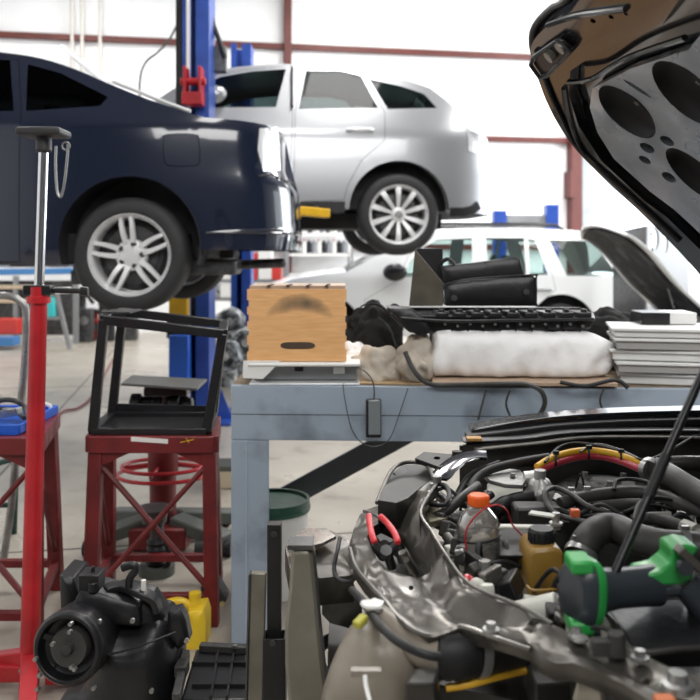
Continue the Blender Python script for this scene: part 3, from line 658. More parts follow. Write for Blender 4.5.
# air hose hanging on the wall
m = MB(); m.tube(crv([Vector((P(188,0,10.5).x, 10.5, 6.5)), P(186, -60, 10.5), P(182, 5, 10.5), P(172, 35, 10.5), P(158, 52, 10.5), P(146, 62, 10.5), P(140, 80, 10.5), P(140, 120, 10.5), P(138, 180, 10.5)], 6), .014, 8)
tag(m.build('air_hose', MATS['dusty_rubber']), 'thin dark air hose hanging left of the blue lift column', 'hose')
# ------------------------------------------------------------------ car with open hood at the right
t = thing('sedan', 'pale sedan with its hood propped open at the right behind the workbench', 'car', (1.78+2.3, 6.85, 0), math.radians(0))
shp = Shell(t, -2.3, 2.3, 1.72, 4.2, belt=.80, tumble=.36, sill=.28)
z_ = lambda x: .66+.0*x
topl = [(-2.15, .70), (-1.95, .76), (-1.75, .79), (-1.32, .84)]
bodyl = [(shp.smin, .62)]+topl+[(-1.25, .86), (-.75, 1.2), (-.3, 1.38), (.4, 1.42), (1.0, 1.33), (1.55, 1.02), (2.1, .95), (shp.smax, .85)]
ol = dense(bodyl, .06)+dense([(shp.smax, .25), (1.75, .25)], .08)+arch(1.4, .33, .36, .26)+dense([(1.0, .24), (-1.1, .24)], .1)+arch(-1.45, .33, .36, .26)+dense([(-1.85, .25), (shp.smin, .25)], .06)
m = MB(); shp.panel(m, ol, grid=.08); shp.panel(m, ol, grid=.08, mirror=True); m.build('body', MATS['white_paint'], t, smooth=60)
m = MB(); shp.strip(m, dense(bodyl[4:], .06)); m.build('roof', MATS['white_paint'], t, smooth=60)
m = MB(); M = shp.M; m.box(M @ Vector((-1.7, 0, .52)), (.8, 1.35, .36)); m.build('engine_tray', MATS['underbody'], t, bevel=.03)
rnd = random.Random(3)
m = MB(); m.box(M @ Vector((-1.55, -.45, .77)), (.42, .30, .16)); m.build('engine_cover', mat('pale_alloy', (.55, .56, .57), .4, .4), t, bevel=.03)
m = MB(); m.box(M @ Vector((-1.9, -.2, .74)), (.22, .5, .12)); m.build('fuse_box', MATS['black_plastic'], t, bevel=.02)
m = MB(); m.blob(M @ Vector((-1.45, .25, .76)), (.2, .25, .13), 10, .05); m.build('intake_housing', MATS['grey_steel'], t)
for x in (-1.45, 1.4): wheel(t, (x, -.75, .32), .32, .2, .21, 'ten', -1); wheel(t, (x, .75, .32), .32, .2, .21, 'ten', 1)
# the hood: curved shell with inner lining
YA, YB = 7.45, 6.25
prof = cr([(1.93, 1.545), (2.02, 1.520), (2.18, 1.40), (2.40, 1.16), (2.62, .97), (2.74, .86)], 5)
def hood_rows(off):
    rows = []
    for k in range(13):
        f = k/12; y = YA+(YB-YA)*f; cx = .10*abs(2*f-1)**2.5
        rows.append([Vector((x+cx*(1-i/(len(prof)-1)), y, z+.05*math.sin(PI*f)+off-.04*abs(2*f-1)**3)) for i, (x, z) in enumerate(prof)])
    return rows
m = MB(); m.surf(hood_rows(0)); hd = m.build('hood', MATS['white_paint'], t, smooth=60, solid=.02)
m = MB(); r_ = hood_rows(-.035); r_ = [[p for p in row[2:-1]] for row in r_[1:-1]]; m.surf(r_); m.build('hood_lining', mat('hood_felt', (.02, .02, .022), .7, var=.5, scale=6, col2=(.10, .10, .11), lo=.35, hi=.5), hd, smooth=60, solid=.01)
m = MB(); m.cyl(P(674, 308, 6.6), P(663, 268, 6.6), .012, 8); m.build('prop_rod', MATS['steel'], t)
# grey cabinet with oval openings
t = thing('steel_cabinet', 'tall grey steel cabinet with oval openings behind the raised white hood', 'cabinet', (P(650, 255, 9.5).x, 9.6, 0))
z0 = .0
a0, a1, a2 = P(613, 233, 10.3), P(647, 226, 9.2), P(690, 226, 9.9)
def ov(cx, cz, rx, rz): return ell(cx, cz, rx, rz, 20)
Lf = (a2-a1).length; zt = a1.z
ox = Vector((a2.x-a1.x, a2.y-a1.y, 0)).normalized()
V, Fc = tri([(0, 0), (Lf, 0), (Lf-.03, zt-.15), (Lf-.12, zt-.02), (Lf*.5, zt+.02), (0, zt)], [ov(.10, zt-.19, .055, .11), ov(.20, zt-.14, .07, .12), ov(.43, zt-.17, .06, .12)], .15)
m = MB(); b0 = Vector((a1.x, a1.y, 0)); vs = [m.bm.verts.new(b0+ox*p.x+Vector((0, 0, p.y))) for p in V]
for f in Fc: m.bm.faces.new([vs[i] for i in f])
m.build('front_panel', mat('cab_grey', (.30, .31, .33), .45), t, solid=.03, smooth=0)
m = MB(); m.prism([(a0.x, a0.y, 0), (a1.x-.02, a1.y, 0), (a1.x-.02, a1.y, zt), (a0.x, a0.y, a0.z)], (.02, .03, 0)); m.build('side_panel', MATS['dark_steel'], t, smooth=0)

# ------------------------------------------------------------------ workshop clutter far left and centre
def simple_bottle(name, c, r, h, body, capm, label, cat='bottle', group=None, square=False):
    t = thing(name, label, cat, c, group=group)
    m = MB(); m.lathe([(0, 0), (r*.95, 0), (r, h*.03), (r, h*.68), (r*.85, h*.78), (r*.38, h*.86), (r*.38, h*.92), (0, h*.92)], c, n=18); m.build('body', MATS[body], t)
    m = MB(); m.lathe([(0, h*.91), (r*.45, h*.91), (r*.45, h), (0, h)], c, n=14); m.build('cap', MATS[capm], t); return t
mat('oil_grey', (.25, .27, .3), .4); mat('teal_plastic', (.05, .50, .52), .35); mat('cap_red', (.6, .05, .04), .4); mat('cap_white', (.8, .8, .8), .4)
# shelf unit on the back wall between the two lifted cars
t = thing('shelf_rack', 'white metal shelf rack of bottles seen between the two raised cars', 'shelf', on_wall(322, 255, .4)*1.0)
SB = .55
ps = [on_wall(u, 255, SB) for u in (288, 352)]
for k, v in enumerate((236, 256, 276, 296)):
    z = on_wall(320, v, SB).z; m = MB(); a, b = Vector((ps[0].x, ps[0].y, z)), Vector((ps[1].x, ps[1].y, z)); nb = (wall_pt(0, -.35, 0)-wall_pt(0, 0, 0)); m.prism([a, b, b+nb, a+nb], (0, 0, .04)); m.build('shelf', MATS['white_plastic'], t)
for p in ps:
    for bb in (0, .33):
        q = p+(wall_pt(0, -bb, 0)-wall_pt(0, 0, 0)); m = MB(); m.box((q.x, q.y, 1.0), (.04, .04, 2.0)); m.build('upright', MATS['grey_steel'], t)
protos = {}
names = {'oil_grey': 'grey', 'black_plastic': 'black', 'white_plastic': 'white', 'dark_steel': 'dark'}
for row, v, us, cols_ in ((0, 255.4, range(294, 352, 5), ['black_plastic', 'white_plastic', 'oil_grey', 'oil_grey', 'white_plastic', 'dark_steel']), (1, 235.4, range(310, 348, 6), ['white_plastic', 'dark_steel', 'oil_grey'])):
    for i, u in enumerate(us):
        p = on_wall(u, v, SB-.12); p.z += .045; mt = cols_[(i*2+row) % len(cols_)]; lb = '%s bottle on the %s shelf of the rack between the cars' % (names[mt], 'middle' if row == 0 else 'top')
        gp = '%s bottles on the %s shelf of the rack' % (names[mt], 'middle' if row == 0 else 'top')
        if mt not in protos: protos[mt] = simple_bottle('bottle', p, .045, .24, mt, 'cap_white' if mt != 'white_plastic' else 'cap_red', lb, group=gp)
        else: duptree(protos[mt], p, lb, group=gp)
def box_thing(name, c, d, mt, label, cat, rz=0, lid=None, parts=None):
    t = thing(name, label, cat, (c[0], c[1], c[2]-d[2]/2), rz); R_ = Matrix.Rotation(rz, 3, 'Z')
    m = MB(); m.box(c, d, R_); m.build('body', MATS[mt], t, bevel=min(d)*.06)
    if lid: m = MB(); m.box((c[0], c[1], c[2]+d[2]/2+.006), (d[0]*1.03, d[1]*1.03, .03), R_); m.build('lid', MATS[lid], t, bevel=.004)
    return t
# tool counter far left
t = thing('tool_bench', 'long blue-topped tool bench along the far left wall', 'workbench', (-5.0, 12.6, 0))
p0, p1 = P(-60, 276, 12.9), P(80, 274, 12.9)
m = MB(); m.prism([p0, p1, p1+Vector((0, .6, 0)), p0+Vector((0, .6, 0))], (0, 0, .09)); m.build('top', mat('bench_blue', (.06, .22, .50), .4), t, bevel=.01)
for u in (-55, 16, 76):
    q = P(u, 276, 12.95); m = MB(); m.box((q.x, q.y, q.z/2), (.07, .07, q.z)); m.build('leg', MATS['grey_steel'], t)
for v in (289, 303):
    a, b = P(-58, v, 12.9), P(30, v, 12.9); m = MB(); m.prism([a, b, b+Vector((0, .5, 0)), a+Vector((0, .5, 0))], (0, 0, .06)); m.build('shelf', mat('tan_board', (.55, .46, .33), .6), t)
m = MB(); a, b = P(-58, 335, 13.3), P(78, 335, 13.3); m.prism([a, b, b+Vector((0,0,.85)), a+Vector((0,0,.85))], (0, .04, 0)); m.build('back_panel', MATS['dark_steel'], t)
box_thing('tool_box', P(4, 326, 12.5), (.50, .3, .22), 'cap_red', 'orange-red toolbox low at the left edge under the tool bench', 'toolbox')
box_thing('storage_bin', P(6, 341, 12.2), (.30, .3, .12), 'bench_blue', 'small blue bin on the floor under the red toolbox', 'bin')
simple_bottle('spray_bottle', P(52, 316.5, 12.0), .07, .33, 'teal_plastic', 'cap_white', 'pale teal bottle beside the red post at the far tool bench')
t = thing('stool_frame', 'pale grey splayed trestle beside the teal bottle', 'trestle', P(58, 335, 12.0))
for a, b in (((46, 295), (38, 349)), ((56, 292), (70, 349)), ((43, 318), (62, 318))):
    m = MB(); m.beam(P(*a, 12.0), P(*b, 12.0), .06, .05); m.build('leg', MATS['grey_steel'], t)
m = MB(); m.beam(P(38, 292, 12.0), P(70, 290, 12.0), .12, .08); m.build('top', MATS['white_plastic'], t)
cl = [(30, 262, .5, .2, 'black_plastic', 'black case on the tool bench beside the red post'), (62, 262, .32, .24, 'dark_steel', 'dark machine on the tool bench under the dark car'), (12, 258, .3, .3, 'oil_grey', 'grey box on the tool bench at the left edge')]
for u, v, w_, h_, mt, lb in cl:
    q = P(u, 267, 13.1); box_thing('storage_case', (q.x, q.y, q.z+h_/2), (w_, .35, h_), mt, lb, 'box')
# tyres, jacks and parts standing on the far floor
def stand_pile(u, Y, w_, h_, mt, label, cat, name, seed):
    p = P(u, 255, Y); t = thing(name, label, cat, (p.x, Y, 0)); rnd = random.Random(seed)
    m = MB(); m.box((p.x, Y, h_*.35), (w_*.8, w_*.6, h_*.7)); m.cyl((p.x-w_*.2, Y, h_*.6), (p.x-w_*.2, Y, h_), w_*.2, 14); m.build('body', MATS[mt], t, bevel=.02)
    m = MB(); m.cyl((p.x, Y-w_*.32, h_*.45), (p.x, Y-w_*.45, h_*.45), w_*.25, 16); m.build('pulley', MATS['steel'], t)
    m = MB(); m.tube(crv([(p.x-w_*.4, Y, h_*.6), (p.x-w_*.1, Y-.1, h_*1.05), (p.x+w_*.4, Y, h_*.8)], 4), .03, 8); m.build('hose', MATS['black_rubber'], t)
    return t
for i, (u, w_, h_, mt, lb) in enumerate(((86, .28, .75, 'dark_steel', 'dark machine standing left of the dark wheel by the far wall'), (107, .28, .95, 'underbody', 'black machine on the far floor below the dark car wheel'), (130, .3, .6, 'dark_steel', 'low dark engine part on the far floor, leftmost under the tyre'), (98, .22, .45, 'cap_red', 'small red jack on the far floor left of the black frame'))):
    stand_pile(u, 13.2+.15*i, w_, h_, mt, lb, 'machine', 'shop_machine', i)
mat('cast_grey', (.36, .38, .40), .5, .4, var=.6, scale=14, col2=(.08, .085, .09), lo=.42, hi=.55)
for i, (u, v, Y, r, lb) in enumerate(((226, 356, 8.75, .17, 'grey gearbox casting at the foot of the pile left of the workbench'), (246, 343, 9.15, .18, 'grey gearbox casting in the pile, nearest the wooden box'), (230, 322, 9.6, .17, 'round grey casting on top of the pile beside the blue column'), (211, 350, 9.2, .13, 'small dark grey casting leaning against the lift side of the pile'))):
    p = P(u, v, Y); t = thing('gearbox_casting', lb, 'engine part', (p.x, Y, 0))
    m = MB(); m.blob(p, (r, r*.8, r), 12, .07, i); m.lathe([(r*.75, -.05), (r*.8, -.05), (r*.8, .05), (r*.6, .05), (r*.5, 0)], p+Vector((0, -r*.75, 0)), (0.3, -1, .2), 20); m.build('casing', MATS['cast_grey'], t)
    m = MB(); m.cyl((p.x, Y, 0), (p.x, Y, p.z-r*.5), r*.5, 14); m.build('lower_housing', MATS['cast_grey'], t)
    m = MB(); m.cyl(p+Vector((0, -r*.8, 0)), p+Vector((.02, -r*1.15, .02)), r*.25, 14); m.build('shaft', MATS['steel'], t)
# shelf behind the pile with boxes and red items
t = thing('storage_rack', 'white storage rack with boxes left of the wooden box', 'shelf', P(228, 255, 12.6))
for v in (283, 301, 330):
    a, b = P(205, v, 12.6), P(286, v, 12.6); m = MB(); m.prism([a, b, b+Vector((0, .5, 0)), a+Vector((0, .5, 0))], (0, 0, .04)); m.build('shelf', MATS['grey_steel'], t)
for u in (206, 285):
    for dy in (0, .5):
        q = P(u, 255, 12.6); m = MB(); m.box((q.x, q.y+dy, .75), (.05, .05, 1.5)); m.build('upright', MATS['grey_steel'], t)
for u, v, w_, h_, mt, lb in ((233, 300.4, .34, .2, 'white_plastic', 'larger white box on the rack left of the wooden box'), (229, 282.4, .5, .34, 'white_plastic', 'white carton on the upper shelf left of the wooden box'), (253, 282.4, .16, .40, 'cap_red', 'red canister on the upper shelf just left of the wooden box'), (246, 300.4, .12, .2, 'cap_red', 'red can beside the white box on the rack'), (215, 300.4, .2, .2, 'cast_grey', 'grey part on the rack next to the blue column'), (266, 282.4, .2, .5, 'white_plastic', 'tall white jug on the upper shelf above the wooden box'), (277, 282.4, .13, .28, 'cap_red', 'red can on the upper shelf farthest right above the wooden box')):
    q = P(u, v, 12.75); box_thing('storage_box', (q.x, q.y, q.z+h_/2+.045), (w_, .3, h_), mt, lb, 'box')
q = on_wall(334, 215, .5); box_thing('battery_case', (q.x, q.y, on_wall(334, 235.5, .5).z+.0+.17+.04), (.01, .01, .01), 'black_plastic', 'x', 'box') if False else None
t = thing('filter_row', 'row of dark filters side by side on the top shelf between the raised cars', 'filters', on_wall(321, 233, .45))
for k in range(6):
    p = on_wall(311+k*5, 235.4, .42); m = MB(); m.cyl((p.x, p.y, p.z+.25), (p.x, p.y, p.z+.5), .036, 12); m.build('filter', MATS['oil_grey'], t)
m = MB(); a = on_wall(308, 235.4, .42); b = on_wall(340, 235.4, .42); a.z += .23; b.z += .23; m.beam(a, b, .12, .03); m.build('tray', MATS['white_plastic'], t)

# ------------------------------------------------------------------ red work stands on the left
mat('label_white', (.75, .73, .70), .6)
def red_stand(name, label, x0, x1, ya, yb, zt, mt, lean=0.0, skw=.05):
    t = thing(name, label, 'stand', ((x0+x1)/2, (ya+yb)/2, 0)); Mt = MATS[mt]
    m = MB(); h = .06
    for a, b in (((x0, ya), (x1, ya)), ((x0-skw, yb), (x1-skw, yb)), ((x0, ya), (x0-skw, yb)), ((x1, ya), (x1-skw, yb))): m.beam((*a, zt-h/2), (*b, zt-h/2), .035, h)
    m.prism([(x0, ya, zt-.009), (x1, ya, zt-.009), (x1-skw, yb, zt-.009), (x0-skw, yb, zt-.009)], (0, 0, .006)); m.build('top_frame', Mt, t, bevel=.003)
    fl = .008
    L_ = {}
    for i, (x_, sx) in enumerate(((x0, -1), (x1, 1))):
        for j, (y, sy) in enumerate(((ya, -1), (yb, 1))):
            x = x_-(skw if j else 0); m = MB(); a = Vector((x-sx*.018, y-sy*.018, zt-h)); b = Vector((x+sx*(fl-.018)*.4, y+sy*.02, 0)); m.beam(a, b, .05, .05, (0, 1, 0)); m.build('leg', Mt, t, bevel=.004); L_[(i, j)] = (a, b)
            m = MB(); g = a+Vector((-sx*.03, -sy*.02 if False else 0, 0)); m.prism([(x-sx*.04, y, zt-h), (x-sx*.15, y, zt-h), (x-sx*.04, y, zt-h-.05)], (0, -sy*.006, 0)); m.build('gusset', Mt, t)
    for (i0, j0), (i1, j1) in (((0, 0), (1, 0)), ((1, 0), (1, 1)), ((0, 1), (1, 1)), ((0, 0), (0, 1))):
        for fa, fb in (((.06, .82), (.82, .06)) if (j0, j1) == (0, 0) else (((.06, .8),) if i0 == i1 else ())):
            pa = L_[(i0, j0)][0].lerp(L_[(i0, j0)][1], fa); pb = L_[(i1, j1)][0].lerp(L_[(i1, j1)][1], fb)
            off = Vector((0, .012 if fa < .5 else -.012, 0)); m = MB(); m.beam(pa+off, pb+off, .022, .006) if False else m.tube([pa+off, pb+off], .011, 6); m.build('cross_brace', Mt, t)
        for f in (.84,):
            pa = L_[(i0, j0)][0].lerp(L_[(i0, j0)][1], f); pb = L_[(i1, j1)][0].lerp(L_[(i1, j1)][1], f); m = MB(); m.beam(pa, pb, .03, .03); m.build('bottom_rail', Mt, t, bevel=.003)
    return t
SZ = CH-(436-CV)/F*3.12
st = red_stand('work_stand', 'dark red steel stand carrying the black open frame, white label strip on its front', P(90, 0, 3.12).x, P(214, 0, 3.12).x, 3.12, 3.50, SZ, 'dark_red_paint')
m = MB(); a, b = P(131, 439, 3.1), P(168, 441.5, 3.1); m.beam(a, b, .002, .016); m.build('label_strip', MATS['label_white'], st)
m = MB(); m.tube([P(180, 442.5, 3.098), P(194, 439.5, 3.098)], .0015, 5); m.tube([P(186, 438, 3.098), P(189, 443, 3.098)], .0015, 5); m.build('chalk_mark', MATS['yellow_paint'], st)
# left stand
SZ2 = CH-(437-CV)/F*2.95
st = red_stand('work_stand', 'dark red steel stand with a blue tray at the left edge of the photo', P(-95, 0, 2.95).x, P(38, 0, 2.95).x, 2.95, 3.42, SZ2, 'dark_red_paint', skw=.10)
t = thing('drip_tray', 'blue plastic tray lying on the left red stand behind the chrome post', 'tray', (P(-5, 0, 3.2).x, 3.2, SZ2))
m = MB(); xa, xb = P(-85, 0, 3.0).x, P(36, 0, 3.1).x
m.box(((xa+xb)/2, 3.18, SZ2+.006), (xb-xa-.04, .40, .012)); m.build('tray_floor', MATS['bright_blue'], t)
m = MB()
for a, b in (((xa+.02, 2.99), (xb-.02, 2.99)), ((xa+.02, 3.38), (xb-.02, 3.38)), ((xa+.02, 2.99), (xa+.02, 3.38)), ((xb-.02, 2.99), (xb-.02, 3.38))): m.beam((*a, SZ2+.018), (*b, SZ2+.018), .012, .034)
m.build('rim', MATS['bright_blue'], t, bevel=.003)
t = thing('jumper_cable', 'grey cable coil with steel fittings lying in the blue tray', 'cable', P(12, 415, 3.2))
m = MB(); m.tube(crv([P(-8, 405, 3.2), P(2, 400, 3.2), P(16, 401, 3.2), P(25, 408, 3.2), P(28, 424, 3.1)], 6), .010, 8); m.tube(crv([P(-8, 412, 3.2), P(4, 409, 3.2), P(16, 412, 3.2), P(24, 418, 3.1)], 6), .009, 8); m.build('cable', MATS['dusty_rubber'], t)
m = MB(); m.beam(P(-4, 415, 3.2), P(20, 411, 3.15), .03, .03); m.cyl(P(8, 414, 3.12), P(8, 408, 3.12), .02); m.build('clamp', MATS['steel'], t, bevel=.004)
m = MB(); m.tube(crv([P(44, 404, 3.35), P(50, 406, 3.35), P(51, 414, 3.35), P(44, 417, 3.35)], 5), .008, 8); tag(m.build('hose_hook', MATS['label_white']), 'small pale curved hose end at the right end of the blue tray', 'hose')
# bent grey tube handle behind
t = thing('cart_handle', 'bent grey steel tube handle rising behind the blue tray at the left edge', 'cart', (P(5, 0, 3.7).x, 3.72, 0))
Yh = 3.72; fl = 255+CH*F/Yh
m = MB(); m.tube(crv([P(-60, fl, Yh), P(-55, 320, Yh), P(-45, 300, Yh), P(-20, 296, Yh), P(8, 296, Yh), P(20, 301, Yh), P(26, 312, Yh), P(25, 360, Yh), P(19, 420, Yh), P(12, 500, Yh), P(3, fl, Yh)], 6), .0165, 10); m.build('handle', MATS['steel'], t)
m = MB(); m.tube([P(-50, 505, Yh), P(12, 505, Yh)], .012, 8); m.build('crossbar', mat('dark_green', (.01, .05, .045), .5), t)
m = MB(); m.tube(crv([P(-50, fl, Yh+.5), P(-40, 480, Yh+.4), P(10, 460, Yh+.3), P(16, 440, Yh+.2), P(14, fl-30, Yh+.4)], 3), .014, 8); m.build('rear_frame', MATS['dark_green'], t)
# can with warning label behind the red post
t = thing('tube_cartridge', 'thin pale cartridge with orange mark standing in the tray right behind the red post', 'cartridge', P(32, 420, 3.02))
m = MB(); c = P(32, 433, 3.06); m.cyl(c, P(32, 366, 3.06), .011, 14); m.build('barrel', MATS['label_white'], t)
m = MB(); m.cyl(P(32, 396, 3.06), P(32, 384, 3.06), .0115, 14); m.build('orange_band', mat('orange', (.75, .18, .03), .5), t)

# --- chrome and red support stand
PX, PY = P(38, 0, 2.62).x, 2.62
t = thing('support_stand', 'tall red tripod stand with chrome screw post and black saddle pad, at the left', 'stand', (PX, PY, 0))
def pz(v): return CH-(v-CV)/F*PY
lean = lambda v: P(44-(v-130)*.020 if v < 290 else 39-(v-290)*.025, v, PY)
m = MB(); m.cyl(lean(150), lean(293), .0150, 20); m.build('screw_post', MATS['chrome'], t)
m = MB(); m.cyl(lean(292), lean(696), .0255, 24, .030); m.build('tube', MATS['red_paint'], t)
m = MB(); m.lathe([(0, 0), (.036, 0), (.036, .02), (.028, .022), (.028, .05), (0, .05)], lean(303), n=20); m.build('collar', MATS['red_paint'], t)
m = MB(); a = lean(290); m.box(a, (.085, .045, .03)); m.tube([a, a+Vector((.14, -.01, -.003))], .009, 8); m.cyl(a+Vector((.13, -.01, -.003)), a+Vector((.155, -.01, -.004)), .014, 12); m.build('nut_handle', MATS['black_satin'], t, bevel=.004)
m = MB(); a = lean(135); m.box(a+Vector((.0, 0, .006)), (.135, .12, .024)); m.cyl(a+Vector((0, 0, -.055)), a, .024, 16); m.build('saddle', mat('saddle_black', (.03, .03, .032), .5), t, bevel=.008)
m = MB(); ch = crv([P(56, 146, PY-.03), P(55.5, 165, PY-.03), P(57, 190, PY-.03), P(60.5, 197, PY-.03), P(64, 185, PY-.03), P(67, 160, PY-.03), P(68, 144, PY-.03)], 6)
m.tube(ch, .0042, 6); m.tube([P(66, 146, PY-.03)+Vector((.012*math.cos(a_), 0, .012*math.sin(a_))) for a_ in [k*PI/6 for k in range(12)]], .003, 6, closed=True); m.build('chain', MATS['steel'], t)
for k, (dx, dy) in enumerate(((.10, -.36), (-.36, .12), (.26, .30))):
    m = MB(); m.beam(lean(655)+Vector((0, 0, 0)), (PX+dx, PY+dy, .02), .05, .04); m.build('leg', MATS['red_paint'], t, bevel=.004)
m = MB(); m.beam((PX-.38, PY+.02, .05), (PX, PY, .07), .05, .05); m.beam((PX+.02, PY+.02, .05), (PX+.35, PY+.05, .04), .05, .05); m.build('base_bar', MATS['red_paint'], t, bevel=.004)
m = MB(); m.cyl(lean(665)+Vector((-.01, -.031, 0)), lean(665)+Vector((-.01, -.040, 0)), .010, 6); m.build('bolt', MATS['steel'], t)

# --- black open frame standing on the red stand
t = thing('angle_frame', 'black open steel box frame standing tilted on the dark red stand', 'frame', (P(155, 0, 3.3).x, 3.35, SZ))
Ya, Yb = 3.15, 3.48
A_ = [P(92, 429, Ya), P(206, 433, Ya), P(212, 420, Yb), P(110, 410, Yb)]
A_ = [Vector((p.x, p.y, SZ+.012)) for p in (P(93, 0, Ya), P(207, 0, Ya), P(213, 0, Yb), P(112, 0, Yb))]
B_ = [P(104, 320, Ya), P(223, 334, Ya), P(224, 324, Yb), P(123, 312, Yb)]
w_ = .036
m = MB()
for i in range(4): m.beam(A_[i], A_[(i+1) % 4], w_ if i % 2 else w_, .024)
m.hexa([A_[0]+Vector((0,0,-.01)), A_[1]+Vector((0,0,-.01)), A_[2]+Vector((0,0,-.01)), A_[3]+Vector((0,0,-.01)), A_[0]+Vector((0,0,-.006)), A_[1]+Vector((0,0,-.006)), A_[2]+Vector((0,0,-.006)), A_[3]+Vector((0,0,-.006))]); m.build('base_tray', MATS['black_satin'], t, bevel=.002)
m = MB(); m.beam(A_[3]+Vector((0, 0, .022)), A_[2]+Vector((0, 0, .012)), .012, .045); m.build('rear_panel', MATS['black_satin'], t)
for i in range(4): m = MB(); m.beam(A_[i], B_[i], .034, .030, (0, 1, 0)); m.build('post', MATS['black_satin'], t, bevel=.003)
m = MB()
for i in range(4): m.beam(B_[i], B_[(i+1) % 4], .034, .034)
m.build('top_frame', MATS['black_satin'], t, bevel=.003)
m = MB(); m.box(B_[0].lerp(B_[3], .5)+Vector((.03, 0, .018)), (.11, .18, .006)); m.build('corner_plate', MATS['dark_steel'], t)

# --- transmission jack behind the stand
JY = 3.97; JX = P(163, 0, JY).x; jz = lambda v: CH-(v-CV)/F*JY
t = thing('transmission_jack', 'dark red column jack with flat grey plate and ring rail behind the work stand', 'jack', (JX, JY, 0))
m = MB(); m.cyl((JX, JY, .05), (JX, JY, jz(440)), .062, 28); m.cyl((JX, JY, jz(450)), (JX, JY, jz(472)), .070, 28); m.build('column', MATS['dark_red_paint'], t)
m = MB(); m.cyl((JX, JY, jz(440)), (JX, JY, jz(395)), .03, 16); m.build('ram', MATS['steel'], t)
m = MB(); a = [P(121, 383, 3.78), P(197, 388, 3.78), P(207, 379, 4.2), P(132, 375, 4.2)]; m.prism(a, (0, 0, -.012)); m.build('top_plate', mat('plate_grey', (.13, .13, .125), .45, .4), t, bevel=.002)
m = MB(); z = jz(402)
m.cyl((JX-.15, JY, z), (JX+.12, JY, z), .028, 14)
for dx, r in ((-.12, .055), (-.02, .04), (.06, .05), (.12, .035)): m.cyl((JX+dx-.02, JY-.03, z-.01), (JX+dx+.025, JY-.03, z-.01), r, 18)
m.box((JX+.02, JY, z+.055), (.2, .1, .04)); m.build('head_linkage', MATS['black_satin'], t, bevel=.006)
m = MB()
for zz, r in ((jz(466), .19), (jz(474), .21)): m.tube([(JX+r*math.cos(a_), JY+r*math.sin(a_)*.8, zz) for a_ in [k*2*PI/24 for k in range(24)]], .009, 6, closed=True)
for a_ in (0.3, 1.6, 3.0, 4.6): m.tube([(JX+.06*math.cos(a_), JY+.06*math.sin(a_), jz(464)), (JX+.2*math.cos(a_), JY+.16*math.sin(a_), jz(469))], .008, 6)
m.build('ring_rail', MATS['red_paint'], t)
m = MB(); m.box((JX, JY, .06), (.26, .26, .10)); m.build('base', MATS['dark_red_paint'], t, bevel=.01)
for dx, dy in ((-.30, -.16), (.32, -.16), (-.30, .22), (.32, .2)):
    m = MB(); m.beam((JX+dx*.2, JY+dy*.2, .12), (JX+dx, JY+dy, .07), .10, .06); m.build('base_leg', mat('grimy_grey', (.10, .11, .10), .5, .3), t, bevel=.008)
    m = MB(); m.cyl((JX+dx-.02, JY+dy, .035), (JX+dx+.02, JY+dy, .035), .035, 16); m.build('caster', MATS['black_rubber'], t)
# black strut in front of the jack
SY_ = 3.60; SXx = P(157, 0, SY_).x; sz = lambda v: CH-(v-CV)/F*SY_
t = thing('shock_absorber', 'black shock absorber with a coiled boot and flat top plate under the work stand', 'shock absorber', (SXx, SY_, 0))
m = MB(); pr = []
zb_, zt_ = sz(572), sz(538)
for k in range(11): pr += [(.045 if k % 2 else .036, zb_+(zt_-zb_)*k/10)]
m.lathe([(0, 0), (.04, 0)]+pr+[(0, zt_)], (SXx, SY_, 0), n=24); m.build('boot', MATS['black_rubber'], t)
m = MB(); m.cyl((SXx, SY_, zt_), (SXx, SY_, sz(516)), .03, 16); m.lathe([(0, 0), (.05, 0), (.055, .05), (.075, .055), (.075, .062), (0, .062)], (SXx-.01, SY_, sz(522)), n=24); m.build('top_mount', MATS['dark_steel'], t)
m = MB(); m.tube(crv([(SXx+.02, SY_-.03, sz(530)), (SXx+.05, SY_-.04, sz(540)), (SXx+.055, SY_-.03, sz(560)), (SXx+.03, SY_-.05, .02)], 5), .012, 8); m.build('hose', MATS['black_rubber'], t)
m = MB(); m.cyl((SXx, SY_, 0), (SXx, SY_, .04), .075, 20); m.build('foot', MATS['grimy_grey'], t)
# things on the floor right of the jack
t = thing('floor_dolly', 'grimy grey hydraulic dolly leg on the floor just left of the bench leg', 'dolly', (P(205, 0, 4.0).x, 3.95, 0))
m = MB(); m.beam(P(196, 566, 3.8), P(229, 545, 4.3), .06, .07); m.build('beam', MATS['grimy_grey'], t, bevel=.01)
m = MB(); c = P(200, 570, 3.78); m.cyl((c.x-.02, c.y, .04), (c.x+.02, c.y, .04), .04, 18); m.build('wheel', MATS['black_rubber'], t)
m = MB(); c = P(226, 555, 4.25); m.cyl((c.x-.02, c.y, .04), (c.x+.02, c.y, .04), .04, 18); m.build('wheel', MATS['black_rubber'], t)
t = thing('caliper', 'black brass-studded brake part on the floor behind the yellow jug', 'engine part', (P(212, 0, 3.35).x, 3.35, 0))
m = MB(); c = P(214, 600, 3.35); m.prism([P(200, 588, 3.3), P(212, 577, 3.3), P(226, 600, 3.3), P(222, 630, 3.3)+Vector((0,0,.02)), P(204, 628, 3.3)], (0, .10, 0)); m.build('housing', MATS['dark_steel'], t, bevel=.008)
m = MB()
for u, v in ((214, 606), (222, 604), (218, 612)): m.cyl(P(u, v, 3.3), P(u, v, 3.27), .010, 10)
m.build('stud', mat('brass', (.55, .45, .22), .35, .8), t)
box_thing('wood_block', (P(228, 0, 5.0).x, 5.0, .055), (.16, .2, .11), 'tan_board', 'beige block with grey top on the floor left of the bench leg', 'block', lid='grimy_grey')

